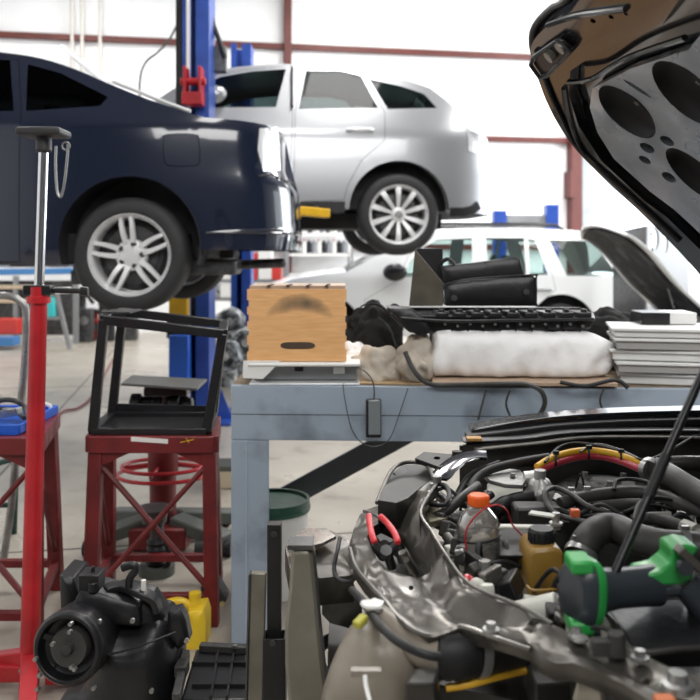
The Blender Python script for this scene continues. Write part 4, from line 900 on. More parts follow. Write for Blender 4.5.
# --- black ventilation housing on the floor, lower left
UY = 2.15
t = thing('blower_housing', 'black plastic car heater housing with round fan, on the floor at the lower left', 'heater unit', (P(110, 0, UY).x, UY, 0))
BP = MATS['black_plastic']
fc = P(66, 650, UY-.12)
m = MB(); ax = Vector((-.12, -1, .1)).normalized()
m.lathe([(.040, -.14), (.078, -.14), (.086, -.12), (.088, -.01), (.080, 0), (.072, 0), (.068, -.03), (.040, -.04)], fc, ax, 40, closed=True); m.build('fan_ring', BP, t, bevel=.002)
m = MB(); m.lathe([(0, .0), (.012, .0), (.016, -.012), (.045, -.012), (.048, -.02), (.048, -.08), (0, -.08)], fc, ax, 30); m.build('fan_motor', MATS['dusty_rubber'], t)
for k in range(5):
    a_ = k*2*PI/5+.3; u1 = Vector((math.cos(a_), 0, math.sin(a_))); m = MB(); m.beam(fc+u1*.045-ax*.04, fc+u1*.078-ax*.03, .008, .012); m.build('strut', BP, t)
for u, v in ((72, 623), (71, 631), (73, 666), (76, 668), (37, 658), (39, 688), (95, 687), (54, 643), (41, 674)):
    m = MB(); p = P(u, v, UY-.15); m.cyl(p, p+ax*.012, .005, 8); m.build('screw', MATS['steel'], t)
# main bulging body: lofted from outlines
def loft_px(rows, name, mt, par, nx=0, **kw):
    m = MB(); m.surf([[P(*p) for p in r] for r in rows]); return m.build(name, mt, par, **kw)
def bulge(outline, Y0, depth, name, mt, par, puff=.05, grid=.02, flat=.6, floor_back=None, **kw):
    """solid with a given front outline (pixels at Y0), puffed towards the viewer and closed at the back"""
    pts = [P(u, v, Y0) for u, v in outline]; o2 = [(p.x, p.z) for p in pts]; V, Fc = tri(o2, (), grid)
    def dist(q):
        best = 9
        for a, b in zip(o2, o2[1:]+o2[:1]):
            a = Vector(a); b = Vector(b); d = b-a; tt = max(0, min(1, (q-a).dot(d)/max(1e-9, d.dot(d)))); best = min(best, (q-a-d*tt).length)
        return best
    m = MB(); n0 = len(o2); fr = []
    ds = [dist(q) for q in V]; mx = max(ds) or 1
    for q, d in zip(V, ds): fr.append(m.bm.verts.new((q.x, Y0-puff*min(1, (d/mx)/flat*.999)**.5 if puff else Y0, q.y)))
    for f in Fc: m.bm.faces.new([fr[i] for i in f])
    bk = [m.bm.verts.new((x, Y0+depth, z)) for x, z in o2]; fl_ = [min(range(len(V)), key=lambda i: (V[i]-Vector(p)).length) for p in o2]
    for i in range(n0):
        j = (i+1) % n0; a, b = fr[fl_[i]], fr[fl_[j]]
        if a is b: continue
        try: m.bm.faces.new((a, b, bk[j], bk[i]))
        except ValueError: pass
    try: m.bm.faces.new(bk)
    except ValueError: pass
    return m.build(name, mt, par, **kw)
body = cr([(62, 622), (80, 618), (98, 622), (130, 628), (158, 622), (172, 640), (176, 665), (172, 700), (160, 745), (80, 760), (50, 740), (60, 700), (82, 690), (92, 665), (90, 640)], 4, True)
bulge(body, UY, .14, 'main_casing', BP, t, puff=.07, smooth=50)
bulge([(80, 590), (98, 592), (138, 606), (140, 626), (76, 622), (72, 606)], UY-.03, .10, 'bracket_plate', BP, t, puff=.01, smooth=30, bevel=.003)
m = MB(); m.box(P(92, 583, UY), (.05, .06, .06)); m.cyl(P(93, 582, UY-.03), P(93, 592, UY-.03), .012, 12); m.cyl(P(93, 572, UY), P(93, 566, UY), .006, 8); m.build('actuator', BP, t, bevel=.006)
m = MB(); m.tube(crv([P(104, 590, UY), P(120, 586, UY+.02), P(140, 592, UY), P(154, 600, UY), P(158, 612, UY)], 5), 1, prof=[(-.02, -.008), (.02, -.008), (.02, .008), (-.02, .008)]); m.build('flange', BP, t, bevel=.003)
bulge([(59, 575), (74, 578), (80, 600), (76, 640), (62, 640), (60, 600)], UY+.05, .12, 'rear_duct', BP, t, puff=.01, bevel=.004)
bulge([(100, 596), (120, 590), (150, 598), (164, 618), (160, 634), (100, 630)], UY+.02, .08, 'upper_casing', BP, t, puff=.02, smooth=40)
m = MB(); m.tube(crv([P(129, 590, UY), P(130, 578, UY), P(136, 570, UY), P(133, 565, UY), P(122, 568, UY)], 4), .010, 10); m.build('drain_elbow', BP, t)
m = MB(); m.cyl(P(143.5, 592, UY), P(143.5, 580, UY), .0065, 12); m.build('pipe_stub', MATS['label_white'], t)
bulge([(168, 612), (180, 609), (186, 620), (190, 640), (178, 650), (166, 636)], UY+.0, .04, 'side_flap', BP, t, puff=.01, bevel=.003)
for u, v in ((187, 640), (100, 621), (133, 620), (152, 690)):
    m = MB(); p = P(u, v, UY-.09); m.cyl(p, p+Vector((0, -.008, 0)), .006, 8); m.build('screw', MATS['steel'], t)
m = MB(); m.tube(crv([P(98, 655, UY-.085), P(120, 652, UY-.09), P(150, 642, UY-.09), P(176, 632, UY-.06)], 4), .003, 5); m.build('seam', BP, t)
m = MB(); m.box((P(110, 0, UY).x, UY+.1, .05), (.26, .2, .1)); m.build('bottom_casing', BP, t, bevel=.01)

# flat black ribbed panels right of it
t = thing('air_duct', 'black ribbed plastic panel on the floor below the yellow jug', 'plastic panel', (P(215, 0, 2.35).x, 2.4, 0))
zp = .25
def top_of(u, v, z): return Q(u, v, z)
a = [Q(180, 700, .28), Q(248, 700, .28), Q(248, 648, .28), Q(196, 648, .28)]
m = MB(); m.prism(a, (0, 0, -.28)); m.build('panel', BP, t, bevel=.008)
for u in (214, 230):
    m = MB(); m.beam(Q(u-3, 698, .284), Q(u+4, 652, .284), .006, .012); m.build('rib', BP, t)
for v in (664, 686):
    m = MB(); m.beam(Q(192, v, .284), Q(247, v, .284), .006, .012); m.build('rib', BP, t)
m = MB(); m.beam(Q(176, 700, .30), Q(186, 655, .30), .02, .03); m.box(Q(182, 668, .31), (.03, .05, .03)); m.build('hinge_edge', MATS['dusty_rubber'], t, bevel=.003)
m = MB(); m.beam(Q(200, 647, .29), Q(247, 649, .29), .025, .02); m.build('edge_strip', MATS['dusty_rubber'], t, bevel=.003)
m = MB(); m.cyl(Q(235, 648, .30), Q(235, 648, .30)+Vector((0, 0, .008)), .006); m.build('screw', MATS['steel'], t)

# yellow oil jug
JY2 = 2.92; jp = lambda u, v: P(u, v, JY2)
t = thing('oil_jug', 'yellow plastic jug with a curved handle on the floor behind the black housing', 'jug', (P(190, 0, JY2).x, JY2, 0))
Y_ = mat('jug_yellow', (.80, .55, .03), .35)
bulge([(188, 612), (203, 610), (206, 620), (206, 644), (204, 655), (160, 655), (160, 645), (187, 640), (189, 625)], JY2, .11, 'body', Y_, t, puff=.012, bevel=.008, seg=3, smooth=50)
m = MB(); c = P(195, 0, JY2+.055); m.lathe([(0, 0), (.024, 0), (.020, .018), (.018, .03), (0, .03)], (c.x, c.y, CH-(611-CV)/F*JY2), n=20); m.build('neck', Y_, t)
m = MB(); m.lathe([(0, 0), (.021, 0), (.021, .018), (0, .018)], (c.x, c.y, CH-(604-CV)/F*JY2), n=20); m.build('cap', Y_, t)
m = MB(); m.tube(crv([P(160, 608, JY2+.05), P(168, 603, JY2+.05), P(180, 601, JY2+.05), P(190, 606, JY2+.05), P(194, 616, JY2+.05)], 5), [.016]*2+[.014]*17+[.012]*2, 12); m.tube(crv([P(160, 608, JY2+.05), P(157, 630, JY2+.05), P(160, 652, JY2+.05)], 5), .02, 12); m.build('handle', Y_, t)

m = MB(); m.tube(crv([Q(40, 432, .012), Q(62, 412, .012), Q(78, 408, .012), Q(92, 396, .012), Q(106, 372, .012), Q(118, 350, .012), Q(124, 342, .012)], 6), .010, 8)
tag(m.build('floor_hose', mat('hose_red', (.22, .05, .05), .5)), 'thin dark red hose lying across the far floor between the two red stands', 'hose')
# bucket
BY = 3.42; c = P(278, 0, BY); bz = lambda v: CH-(v-CV)/F*BY
t = thing('bucket', 'white plastic bucket with a green rimmed lid on the floor behind the bench leg', 'bucket', (c.x-.02, BY, 0))
m = MB(); m.lathe([(0, .001), (.125, .001), (.142, bz(509)), (.118, bz(509)), (0, bz(509))], (c.x-.02, BY, 0), n=40); m.build('pail', MATS['white_plastic'], t)
gr = mat('green_plastic', (.01, .12, .06), .4)
m = MB(); h = bz(498); m.lathe([(.144, h-.045), (.150, h-.045), (.151, h-.03), (.147, h-.028), (.148, h), (.136, h), (.134, h-.012), (0, h-.012), (0, h-.02), (.14, h-.03)], (c.x-.02, BY, 0), n=40); m.build('lid', mat('lid_green', (.03, .11, .075), .4, var=.3, scale=20), t)

# ------------------------------------------------------------------ workbench
mat('bench_blue_grey', (0.33, 0.395, 0.475), .45, .0, var=.6, scale=4, lo=.27, hi=.46, rvar=.12, bump=.06, detail=9.0)
mat('bench_top', (.30, .22, .14), .6, var=.5, scale=9, bump=.2)
mat('kraft_paper', (.52, .36, .21), .7, var=.25, scale=6, bump=.2)
BF, BB, BT = 2.93, 3.68, .90                                             # front, back, height
bl = P(231, 0, BF).x; brt = 1.75; sk = -.10                              # the bench runs slightly towards the camera on the right
def by(x, off=0): return BF+off+sk*(x-bl)/(brt-bl)
bench = thing('workbench', 'blue-grey steel workbench with wood top loaded with car parts, in the middle', 'workbench', ((bl+brt)/2, 3.3, 0))
m = MB(); m.hexa([(bl, by(bl)+.03, BT-.03), (brt, by(brt)+.03, BT-.03), (brt, BB, BT-.03), (bl, BB, BT-.03), (bl, by(bl)+.03, BT), (brt, by(brt)+.03, BT), (brt, BB, BT), (bl, BB, BT)]); m.build('top', MATS['bench_top'], bench, bevel=.003)
def bz_(v): return CH-(v-CV)/F*BF
def apron(z0, z1, th, off, name):
    m = MB(); m.hexa([(bl, by(bl)+off, z0), (brt, by(brt)+off, z0), (brt, by(brt)+off+th, z0), (bl, by(bl)+off+th, z0), (bl, by(bl)+off, z1), (brt, by(brt)+off, z1), (brt, by(brt)+off+th, z1), (bl, by(bl)+off+th, z1)]); return m.build(name, MATS['bench_blue_grey'], bench, bevel=.002)
apron(bz_(414), BT-.0005, .03, 0, 'apron'); apron(bz_(440), bz_(414)-.002, .03, .004, 'apron_rail')
for x_ in (bl+.0, brt-.13):
    for y, d in ((by(x_), 1), (BB, -1)):
        x = x_-(.045 if d < 0 else 0); m = MB(); z1 = bz_(440.5) if d == 1 else BT-.03
        wl = .13 if d > 0 else .085; m.box((x+wl/2, y+d*.006+.001, z1/2), (wl, .012, z1)); m.box((x+.02, y+d*.05, z1/2), (.04, .09, z1)); m.build('leg', MATS['bench_blue_grey'], bench, bevel=.003)
m = MB(); m.box((bl+.012, by(bl, .03)+.38, .78), (.012, .74, .18)); m.build('end_apron', MATS['bench_blue_grey'], bench)
m = MB(); m.prism([(bl, BB-.02, .70), (brt, BB-.02, .70), (brt, BB-.02, .87), (bl, BB-.02, .87)], (0, .02, 0)); m.build('rear_apron', MATS['bench_blue_grey'], bench)
m = MB(); a, b = P(276, 503, 3.62), P(420, 425, 3.62); d = (a-b)*.0; m.beam(a+d*.3, b, .02, .095, (0, 0, 1)); m.build('diagonal_brace', mat('brace_grey', (.10, .11, .125), .45, .3), bench, bevel=.003)
m = MB(); m.beam(P(246, 441, by(bl)+.0-.004), P(246, 640, by(bl)-.004), .003, .003); m.build('leg_edge', mat('edge_light', (.45, .52, .60), .4), bench)

def on_bench(u, Y): return P(u, 0, Y).x
# laptop-like flat steel tray under the wooden box
t = thing('metal_case', 'flat white and grey metal case under the wooden box', 'case', (on_bench(300, 3.1), 3.1, BT))
x0, x1 = P(243, 0, 2.93).x, P(354, 0, 2.93).x
m = MB(); m.box(((x0+x1)/2+.02, 3.10, BT+.004), (x1-x0+.0, .34, .008)); m.build('base', MATS['rim_silver'], t, bevel=.003)
m = MB(); m.box(((x0+x1)/2+.02, 3.13, BT+.038), (x1-x0-.02, .28, .055)); m.build('body', MATS['grey_steel'], t, bevel=.004)
m = MB(); m.box(((x0+x1)/2+.02, 3.10, BT+.072), (x1-x0+.005, .36, .012)); m.build('cover', MATS['white_plastic'], t, bevel=.005)
m = MB(); yF = 2.925; m.prism([P(243, 361, yF), P(281, 361, yF), P(263, 379, yF), P(243, 378, yF)], (0, .012, 0)); m.build('folded_flap', MATS['white_plastic'], t)
m = MB(); m.box(P(339, 370.5, 2.985), (.04, .01, .022)); m.build('label_tag', MATS['white_plastic'], t)
m = MB(); m.box(P(299, 368, 2.985), (.03, .01, .022)); m.build('latch', MATS['black_plastic'], t)
# wooden box
def wood():
    m = bpy.data.materials.new('plywood'); m.use_nodes = True; nt = m.node_tree; N = nt.nodes; L = nt.links; b = N['Principled BSDF']; b.inputs['Roughness'].default_value = .5
    tc = N.new('ShaderNodeTexCoord'); mp = N.new('ShaderNodeMapping'); mp.inputs['Scale'].default_value = (3, 3, 28); n = N.new('ShaderNodeTexNoise'); n.inputs['Scale'].default_value = 4; n.inputs['Detail'].default_value = 6
    L.new(tc.outputs['Object'], mp.inputs[0]); L.new(mp.outputs[0], n.inputs[0]); r = N.new('ShaderNodeValToRGB'); e = r.color_ramp.elements; e[0].position = .3; e[0].color = (.66, .35, .14, 1); e[1].position = .7; e[1].color = (.78, .45, .20, 1)
    L.new(n.outputs['Fac'], r.inputs[0])
    # soot stain: an arched dark smudge worn into the front panel
    s1 = N.new('ShaderNodeSeparateXYZ'); L.new(tc.outputs['Object'], s1.inputs[0])
    def mth(op, a, b=None, c=None):
        k = N.new('ShaderNodeMath'); k.operation = op
        for i, q in enumerate((a, b, c)):
            if q is None: continue
            if isinstance(q, (int, float)): k.inputs[i].default_value = q
            else: L.new(q, k.inputs[i])
        return k.outputs[0]
    x = mth('SUBTRACT', s1.outputs[0], .010); z = mth('SUBTRACT', s1.outputs[2], .205)
    zz = mth('ADD', z, mth('MULTIPLY', mth('MULTIPLY', x, x), 3.2)); ex = mth('POWER', mth('ABSOLUTE', mth('DIVIDE', x, .125)), 3.0); ez = mth('POWER', mth('ABSOLUTE', mth('DIVIDE', zz, .036)), 2.0)
    n2 = N.new('ShaderNodeTexNoise'); n2.inputs['Scale'].default_value = 22; L.new(tc.outputs['Object'], n2.inputs[0])
    f = mth('SUBTRACT', 1.25, mth('ADD', mth('ADD', ex, ez), mth('MULTIPLY', n2.outputs[0], .8))); f = mth('MULTIPLY', mth('MAXIMUM', mth('MINIMUM', f, 1.0), 0.0), .93)
    mx = N.new('ShaderNodeMix'); mx.data_type = 'RGBA'; L.new(f, mx.inputs[0]); L.new(r.outputs[0], mx.inputs[6]); mx.inputs[7].default_value = (.10, .075, .05, 1); L.new(mx.outputs[2], b.inputs['Base Color']); return m
MATS['plywood'] = wood(); mat('top_ply', (.50, .36, .26), .5, var=.2, scale=6); mat('dark_slot', (.03, .02, .015), .9)
WBY = 2.97; wx0, wx1 = P(247.5, 0, WBY).x, P(346.5, 0, WBY).x; wz0 = BT+.080; wz1 = CH-(289-CV)/F*WBY; wd_ = .30
t = thing('wooden_box', 'tan plywood box with sooty smudge and oval hand hole at the left end of workbench', 'box', ((wx0+wx1)/2, WBY, wz0))
W_, H_ = wx1-wx0, wz1-wz0
outl = [(0, 0), (W_, 0)]
for f in (.22, .40, .58, .80): outl += [(W_, H_*f-.012), (W_-.006, H_*f-.012), (W_-.006, H_*f+.012), (W_, H_*f+.012)]
outl += [(W_, H_)]
for f in (.80, .60, .40, .18): outl += []
outl += [(0, H_)]
for f in (.80, .60, .40, .18): outl += [(0, H_*f+.012), (.006, H_*f+.012), (.006, H_*f-.012), (0, H_*f-.012)]
slot = cr([(W_*.335, H_*.215), (W_*.355, H_*.25), (W_*.42, H_*.265), (W_*.60, H_*.265), (W_*.665, H_*.25), (W_*.685, H_*.215), (W_*.665, H_*.18), (W_*.60, H_*.165), (W_*.42, H_*.165), (W_*.355, H_*.18)], 3, True)
V, Fc = tri(outl, [slot], .05); m = MB(); vs = [m.bm.verts.new((wx0+p.x, WBY, wz0+p.y)) for p in V]
for f in Fc: m.bm.faces.new([vs[i] for i in f])
m.build('front_panel', MATS['plywood'], t, smooth=0, solid=.012, offset=1)
m = MB(); m.box((wx0+.012, WBY+wd_/2, (wz0+wz1)/2), (.012, wd_-.03, H_-.004)); m.build('side_panel', MATS['plywood'], t, smooth=0)
m = MB(); m.box((wx1-.012, WBY+wd_/2, (wz0+wz1)/2), (.012, wd_-.03, H_-.004)); m.build('side_panel', MATS['plywood'], t, smooth=0)
m = MB(); m.box(((wx0+wx1)/2, WBY+wd_-.01, (wz0+wz1)/2), (W_-.03, .012, H_-.004)); m.build('back_panel', MATS['plywood'], t, smooth=0)
m = MB(); m.box(((wx0+wx1)/2, WBY+wd_/2, wz0+.008), (W_-.03, wd_-.03, .012)); m.build('bottom_panel', MATS['top_ply'], t, smooth=0)
m = MB(); m.box(((wx0+wx1)/2, WBY+wd_/2+.004, wz1+.004), (W_-.01, wd_-.03, .014)); m.build('top_panel', MATS['top_ply'], t, smooth=0)
m = MB(); m.box(((wx0+wx1)/2, WBY+.05, wz0+.05), (W_-.05, .004, .07)); m.build('inner_panel', MATS['white_plastic'], t)
for u in (269, 288, 308, 327):
    m = MB(); x = P(u, 0, WBY).x; m.beam((x-.002, WBY-.006, wz1+.0105), (x+.004, WBY+.10, wz1+.0125), .011, .004); m.build('finger_slot', MATS['dark_slot'], t)
# hanging grey remote with cable
t = thing('hanging_remote', 'slim grey remote hanging by its cable down the bench apron', 'remote', P(373, 418, by(P(373,0,2.9).x)-.02))
Yr = 2.86
m = MB(); m.box(P(373.5, 418, Yr), (.052, .028, .128)); m.build('body', MATS['black_plastic'], t, bevel=.005, seg=3)
m = MB(); m.box(P(374.5, 417.5, Yr-.014), (.040, .006, .115)); m.build('face', mat('remote_grey', (.27, .30, .32), .3, .3), t, bevel=.002)
m = MB(); m.tube(crv([P(354, 366, 3.0), P(362, 369, Yr), P(371, 378, Yr), P(374, 388, Yr), P(374, 400, Yr)], 6), .0022, 6); m.build('cable', MATS['dark_steel'], t)
m = MB(); m.tube(crv([P(343, 384, 2.87), P(345, 400, 2.86), P(352, 430, 2.86), P(364, 444, 2.86), P(378, 446, 2.86), P(390, 438, 2.86), P(400, 412, 2.86), P(408, 388, 2.88)], 6), .0018, 6)
tag(m.build('wire', MATS['dark_steel']), 'thin wire hanging in a deep loop below the grey remote', 'wire')
# cloths and bags
from mathutils import noise
def crumple(m, amp, seed, sc=11):
    m.bm.normal_update()
    for v in m.bm.verts:
        p = v.co*sc+Vector((seed, seed*2, 0)); r = 1-abs(noise.noise(p))*2; r2 = 1-abs(noise.noise(p*2.3))*2; v.co += v.normal*amp*(r*.7+r2*.35-.5)
def cloth(name, label, c, r, mt, seed, jit=.16, cat='cloth', n=44):
    m = MB(); m.blob(c, r, n, jit, seed); crumple(m, .022, seed)
    for v in m.bm.verts: v.co.z = max(v.co.z, BT+.002)
    return tag(m.build(name, MATS[mt], smooth=70), label, cat)
mat('beige_cloth', (.50, .45, .38), .85, var=.15, scale=12, bump=.5, bscale=18); mat('white_cloth', (.86, .86, .86), .8, bump=.6, bscale=16); mat('bag_black', (.013, .013, .013), .85, spec=.2, bump=.9, bscale=9)
cloth('beige_rag', 'crumpled beige cloth beside the wooden box at the bench front', (P(376, 0, 3.05).x, 3.08, BT+.02), (.13, .09, .085), 'beige_cloth', 3, .07)
cloth('beige_rag', 'crumpled beige cloth spilling from under the black manifold', (P(420, 0, 3.0).x, 3.06, BT+.05), (.085, .12, .105), 'beige_cloth', 9, .07)
cloth('white_rag', 'small white rag between wooden box and beige cloth', (P(352, 0, 3.2).x, 3.25, BT+.05), (.06, .08, .07), 'white_cloth', 5, .05)
t = thing('tool_bag', 'black crumpled tool bag behind the wooden box on the bench', 'bag', (P(372, 0, 3.4).x, 3.4, BT))
m = MB(); m.blob((P(372, 0, 3.42).x, 3.42, BT+.115), (.13, .12, .125), 44, .06, 4); crumple(m, .035, 4, 9)
for v in m.bm.verts: v.co.z = max(v.co.z, BT+.001)
m.build('body', MATS['bag_black'], t, smooth=70)
m = MB(); m.tube(crv([P(352, 320, 3.32), P(362, 306, 3.32), P(377, 304, 3.34), P(388, 312, 3.32)], 5), 1, prof=[(-.012, -.003), (.012, -.003), (.012, .003), (-.012, .003)]); m.tube(crv([P(386, 312, 3.4), P(394, 305, 3.4), P(402, 310, 3.4)], 4), .008, 6); m.build('strap', MATS['black_rubber'], t)
t = thing('kraft_sheet', 'brown paper sheet on the bench top', 'paper', (0, 0, 0)); bpy.data.objects.remove(t)
m = MB(); m.prism([P(355, 384, 2.95).xy.to_3d()+Vector((0, 0, BT+.002)), (.62, by(.62)+.02, BT+.002), (.64, 3.15, BT+.002), (P(360, 0, 3.15).x, 3.2, BT+.002)], (0, 0, .004)); o = m.build('paper_sheet', MATS['kraft_paper'], smooth=0); tag(o, 'brown kraft paper sheet along the front of the bench top', 'paper')
m = MB(); m.prism([(P(432, 0, 2.9).x, by(.3)-.012, BT+.008), (.90, by(.9)-.014, BT+.008), (.92, 3.1, BT+.008), (P(432, 0, 3.1).x, 3.1, BT+.008)], (0, 0, .010)); tag(m.build('board', MATS['top_ply'], smooth=0), 'thin worn board under the white wrapped bundle', 'board')
# white wrapped bundle
t = thing('wrapped_bundle', 'long bundle wrapped in a rumpled white towel in front of the black manifold', 'bundle', (P(525, 0, 3.1).x, 3.08, BT+.02))
rows = []; rn = random.Random(12); Yc = 3.07; nL = 46; nR = 30
x0, x1 = P(433, 0, 2.98).x, P(618, 0, 2.98).x; zc = BT+.02+.084
for i in range(nL+1):
    f = i/nL; x = x0+(x1-x0)*f; row = []; tp_ = 1-max(0, (f-.82)/.18)**2*.55; 
    if i == 0: tp_ = .97
    for k in range(nR):
        a_ = 2*PI*k/nR; c_, s_ = math.cos(a_), math.sin(a_); rr = (abs(c_)**4.5+abs(s_)**4.5)**(-1/4.5)
        jj = .0022*math.sin(17*f+3*a_)+.0022*math.sin(41*f+1.7*math.sin(9*f)+2*a_)+.002*math.sin(67*f-5*a_)
        z = zc-(.012*f)+(.084*tp_*rr*s_)+jj; y = Yc-.02*f+(.105*tp_*rr*c_)+jj
        row.append(Vector((x+.01*math.sin(3*a_), y, max(z, BT+.021))))
    rows.append(row)
m = MB(); m.surf(rows, True)
for rw in (rows[0], rows[-1]): m.bm.faces.new([m.bm.verts.new(p) for p in rw])
bmesh.ops.remove_doubles(m.bm, verts=m.bm.verts, dist=1e-5); bmesh.ops.recalc_face_normals(m.bm, faces=m.bm.faces); crumple(m, .006, 7, 14); m.build('towel', MATS['white_cloth'], t, smooth=70, sub=1)
# black manifold lying across
t = thing('intake_manifold', 'long black plastic engine manifold with runners on top of the white bundle', 'manifold', (P(490, 0, 3.15).x, 3.1, BT+.2))
zm = CH-(322-CV)/F*3.02; Ym = 3.06; xa, xb = P(392, 0, Ym).x, P(594, 0, Ym).x
m = MB(); m.hexa([P(410, 333, Ym-.06), P(590, 329, Ym-.06), P(590, 329, Ym+.14), P(410, 333, Ym+.14), P(388, 314, Ym-.07), P(596, 318, Ym-.07), P(594, 312, Ym+.16), P(392, 310, Ym+.16)]); m.build('tray', BP, t, bevel=.008)
for k in range(9):
    u = 440+k*17.5; m = MB(); p = P(u, 314, Ym-.02); m.box(p, (.046, .14, .022)); m.cyl(p+Vector((0, -.05, .006)), p+Vector((0, -.05, .022)), .012, 12); m.build('runner', MATS['black_satin'], t, bevel=.005)
m = MB(); m.beam(P(404, 309, Ym+.1), P(580, 309, Ym+.1), .03, .012); m.tube(crv([P(400, 318, Ym-.09), P(450, 321, Ym-.09), P(520, 320, Ym-.09), P(594, 319, Ym-.09)], 5), .006, 8); m.build('edge_rib', MATS['black_satin'], t, bevel=.002)
for k in range(12):
    u = 445+k*12.5; m = MB(); p = P(u, 324+(k % 2)*2, Ym-.075); m.cyl(p, p+Vector((0, -.008, 0)), .005, 8); m.build('bolt', MATS['steel'], t)
for k in range(10): m = MB(); m.beam(P(436+k*16, 322, Ym-.073), P(436+k*16, 331, Ym-.066), .005, .01); m.build('rib', MATS['black_satin'], t)
bulge([(388, 308), (412, 309), (425, 318), (432, 333), (418, 336), (404, 326)], Ym-.08, .16, 'end_flange', BP, t, puff=.008, bevel=.004)
# black air-box half standing on the manifold
t = thing('airbox_half', 'black plastic open air-box half standing on the manifold', 'air box', (P(470, 0, 3.15).x, 3.15, zm))
Ya, Yb = 3.06, 3.30; th_ = .006
def sheet(name, pts, thick, mt='black_plastic', par=None, **kw):
    m = MB(); a = [Vector(p) for p in pts]; n = (a[1]-a[0]).cross(a[2]-a[0]).normalized()*thick; m.prism(a, n); return m.build(name, MATS[mt], par, **kw)
mat('olive_plastic', (.075, .065, .045), .5, var=.4, scale=10)
sheet('left_panel', [P(409, 306, Ya), P(443, 306, Ya-.02), P(444, 284, Ya-.02), P(415, 249, Ya+.02)], -.006, mt='olive_plastic', par=t, bevel=.002)
sheet('rear_post', [P(416, 248, Yb), P(443, 248, Yb), P(443, 300, Yb), P(414, 300, Yb)], -.01, par=t, bevel=.004)
bulge([(444, 285), (470, 279), (532, 275), (536, 278), (536, 296), (538, 306), (446, 306)], Ya-.02, .02, 'front_panel', BP, t, puff=.012, bevel=.002, smooth=50)
bulge([(441, 266), (470, 263), (515, 257), (520, 259), (524, 274), (520, 285), (444, 289)], Yb-.05, .02, 'rear_panel', BP, t, puff=.010, bevel=.002, smooth=50)
m = MB(); m.prism([P(444, 305, Ya), P(536, 305, Ya), P(524, 296, Yb), P(440, 296, Yb)], (0, 0, .01)); m.build('floor_panel', BP, t)
m = MB(); m.tube(crv([P(442, 262, Yb-.04), P(448, 259, Yb-.05), P(455, 264, Yb-.06)], 5), .008, 8); m.build('clip', MATS['black_rubber'], t)
m = MB(); m.tube(crv([P(444, 285, Ya-.028), P(470, 279, Ya-.03), P(532, 275, Ya-.03), P(536, 278, Ya-.028), P(536, 302, Ya-.028)], 4), .0035, 6); m.build('rim_edge', MATS['black_satin'], t)
for u, v in ((454, 298), (526, 292)):
    m = MB(); p = P(u, v, Ya-.03); m.cyl(p, p+Vector((0, -.008, 0)), .011, 12); m.cyl(p+Vector((0, -.008, 0)), p+Vector((0, -.012, 0)), .005, 10); m.build('grommet', MATS['dusty_rubber'], t)
# hoses on the bench
m = MB(); m.tube(crv([P(405, 352, 2.93), P(415, 372, 2.90), P(430, 384, 2.88), P(460, 385, 2.87), P(500, 384, 2.85), P(525, 384, 2.84), P(540, 390, 2.82), P(545, 402, 2.82), P(540, 415, 2.83)], 6), .0085, 8)
tag(m.build('rubber_hose', MATS['dusty_rubber']), 'grey rubber hose along the bench edge bending down over the blue apron', 'hose')
m = MB(); m.tube(crv([P(560, 382, 2.84), P(585, 386, 2.82), P(615, 380, 2.80), P(628, 388, 2.79)], 6), .007, 8)
tag(m.build('rubber_hose', MATS['black_rubber']), 'short black hose on the bench edge below the right end of the white bundle', 'hose')
for u, v0, v1, lb in ((486, 390, 420, 'left strand of two thin chains hanging on the bench apron'), (510, 390, 418, 'right strand of two thin chains hanging on the bench apron'), (604, 388, 414, 'dark cord end hanging on the apron behind the black fender edge')):
    m = MB(); m.tube(crv([P(u, v0, 2.815), P(u-4, (v0+v1)/2, 2.81), P(u-8 if u < 500 else u+1, v1, 2.81)], 5), .0035, 6); tag(m.build('cord', MATS['dusty_rubber']), lb, 'cord')
cloth('dark_jacket', 'dark folded cloth behind the stack of white trays', (P(606, 0, 3.35).x, 3.4, BT+.10), (.15, .12, .14), 'bag_black', 15, .05)
# stack of white trays
mat('tray_white', (.74, .74, .73), .45, var=.08, scale=10); mat('tray_grey', (.36, .35, .34), .5)
zz = BT; i = 0
names_ = ['bottom one of the stack of white computer-like trays on the bench', 'second tray from the bottom of the white stack', 'third tray from the bottom of the white stack', 'fourth tray from the bottom of the white stack', 'top tray of the white stack at the right end of the bench']
for k in range(5):
    v = [381, 369, 357, 344, 331][k]; dx = [0.02, .0, .012, -.008, -.012][k]; Y0 = 2.86; xL = P([626, 620, 618, 618, 616][k], 0, Y0+.1).x; z1 = [BT+.042, BT+.083, BT+.123, BT+.165, BT+.200][k]
    t = thing('flat_tray', names_[k], 'tray', (xL+.2, Y0+.2, zz)); y0 = Y0+dx; R_ = Matrix.Rotation(math.radians([-14, -11, -15, -12, -13][k]), 3, 'Z'); c = Vector((xL+.20, y0+.17, (zz+z1)/2))
    m = MB(); m.box(c-Vector((0, 0, .004)), (.38, .27, z1-zz-.012), R_); m.build('body', MATS['tray_grey'] if k % 2 else MATS['tray_white'], t, bevel=.003)
    m = MB(); m.box(c+Vector((0, 0, (z1-zz)/2-.006)), (.40, .29, .011), R_); m.build('lid', MATS['tray_white'], t, bevel=.003)
    zz = z1+.0005
t = thing('router_box', 'black and white flat box lying on top of the white tray stack', 'box', (P(660, 0, 3.1).x, 3.12, zz)); R_ = Matrix.Rotation(math.radians(-5), 3, 'Z'); zq = zz+.022
m = MB(); m.box((P(650, 0, 3.12).x, 3.12, zq), (.10, .16, .042), R_); m.build('dark_half', MATS['black_satin'], t, bevel=.003)
m = MB(); m.box((P(676, 0, 3.12).x, 3.12, zq), (.10, .16, .042), R_); m.build('light_half', MATS['tray_white'], t, bevel=.003)

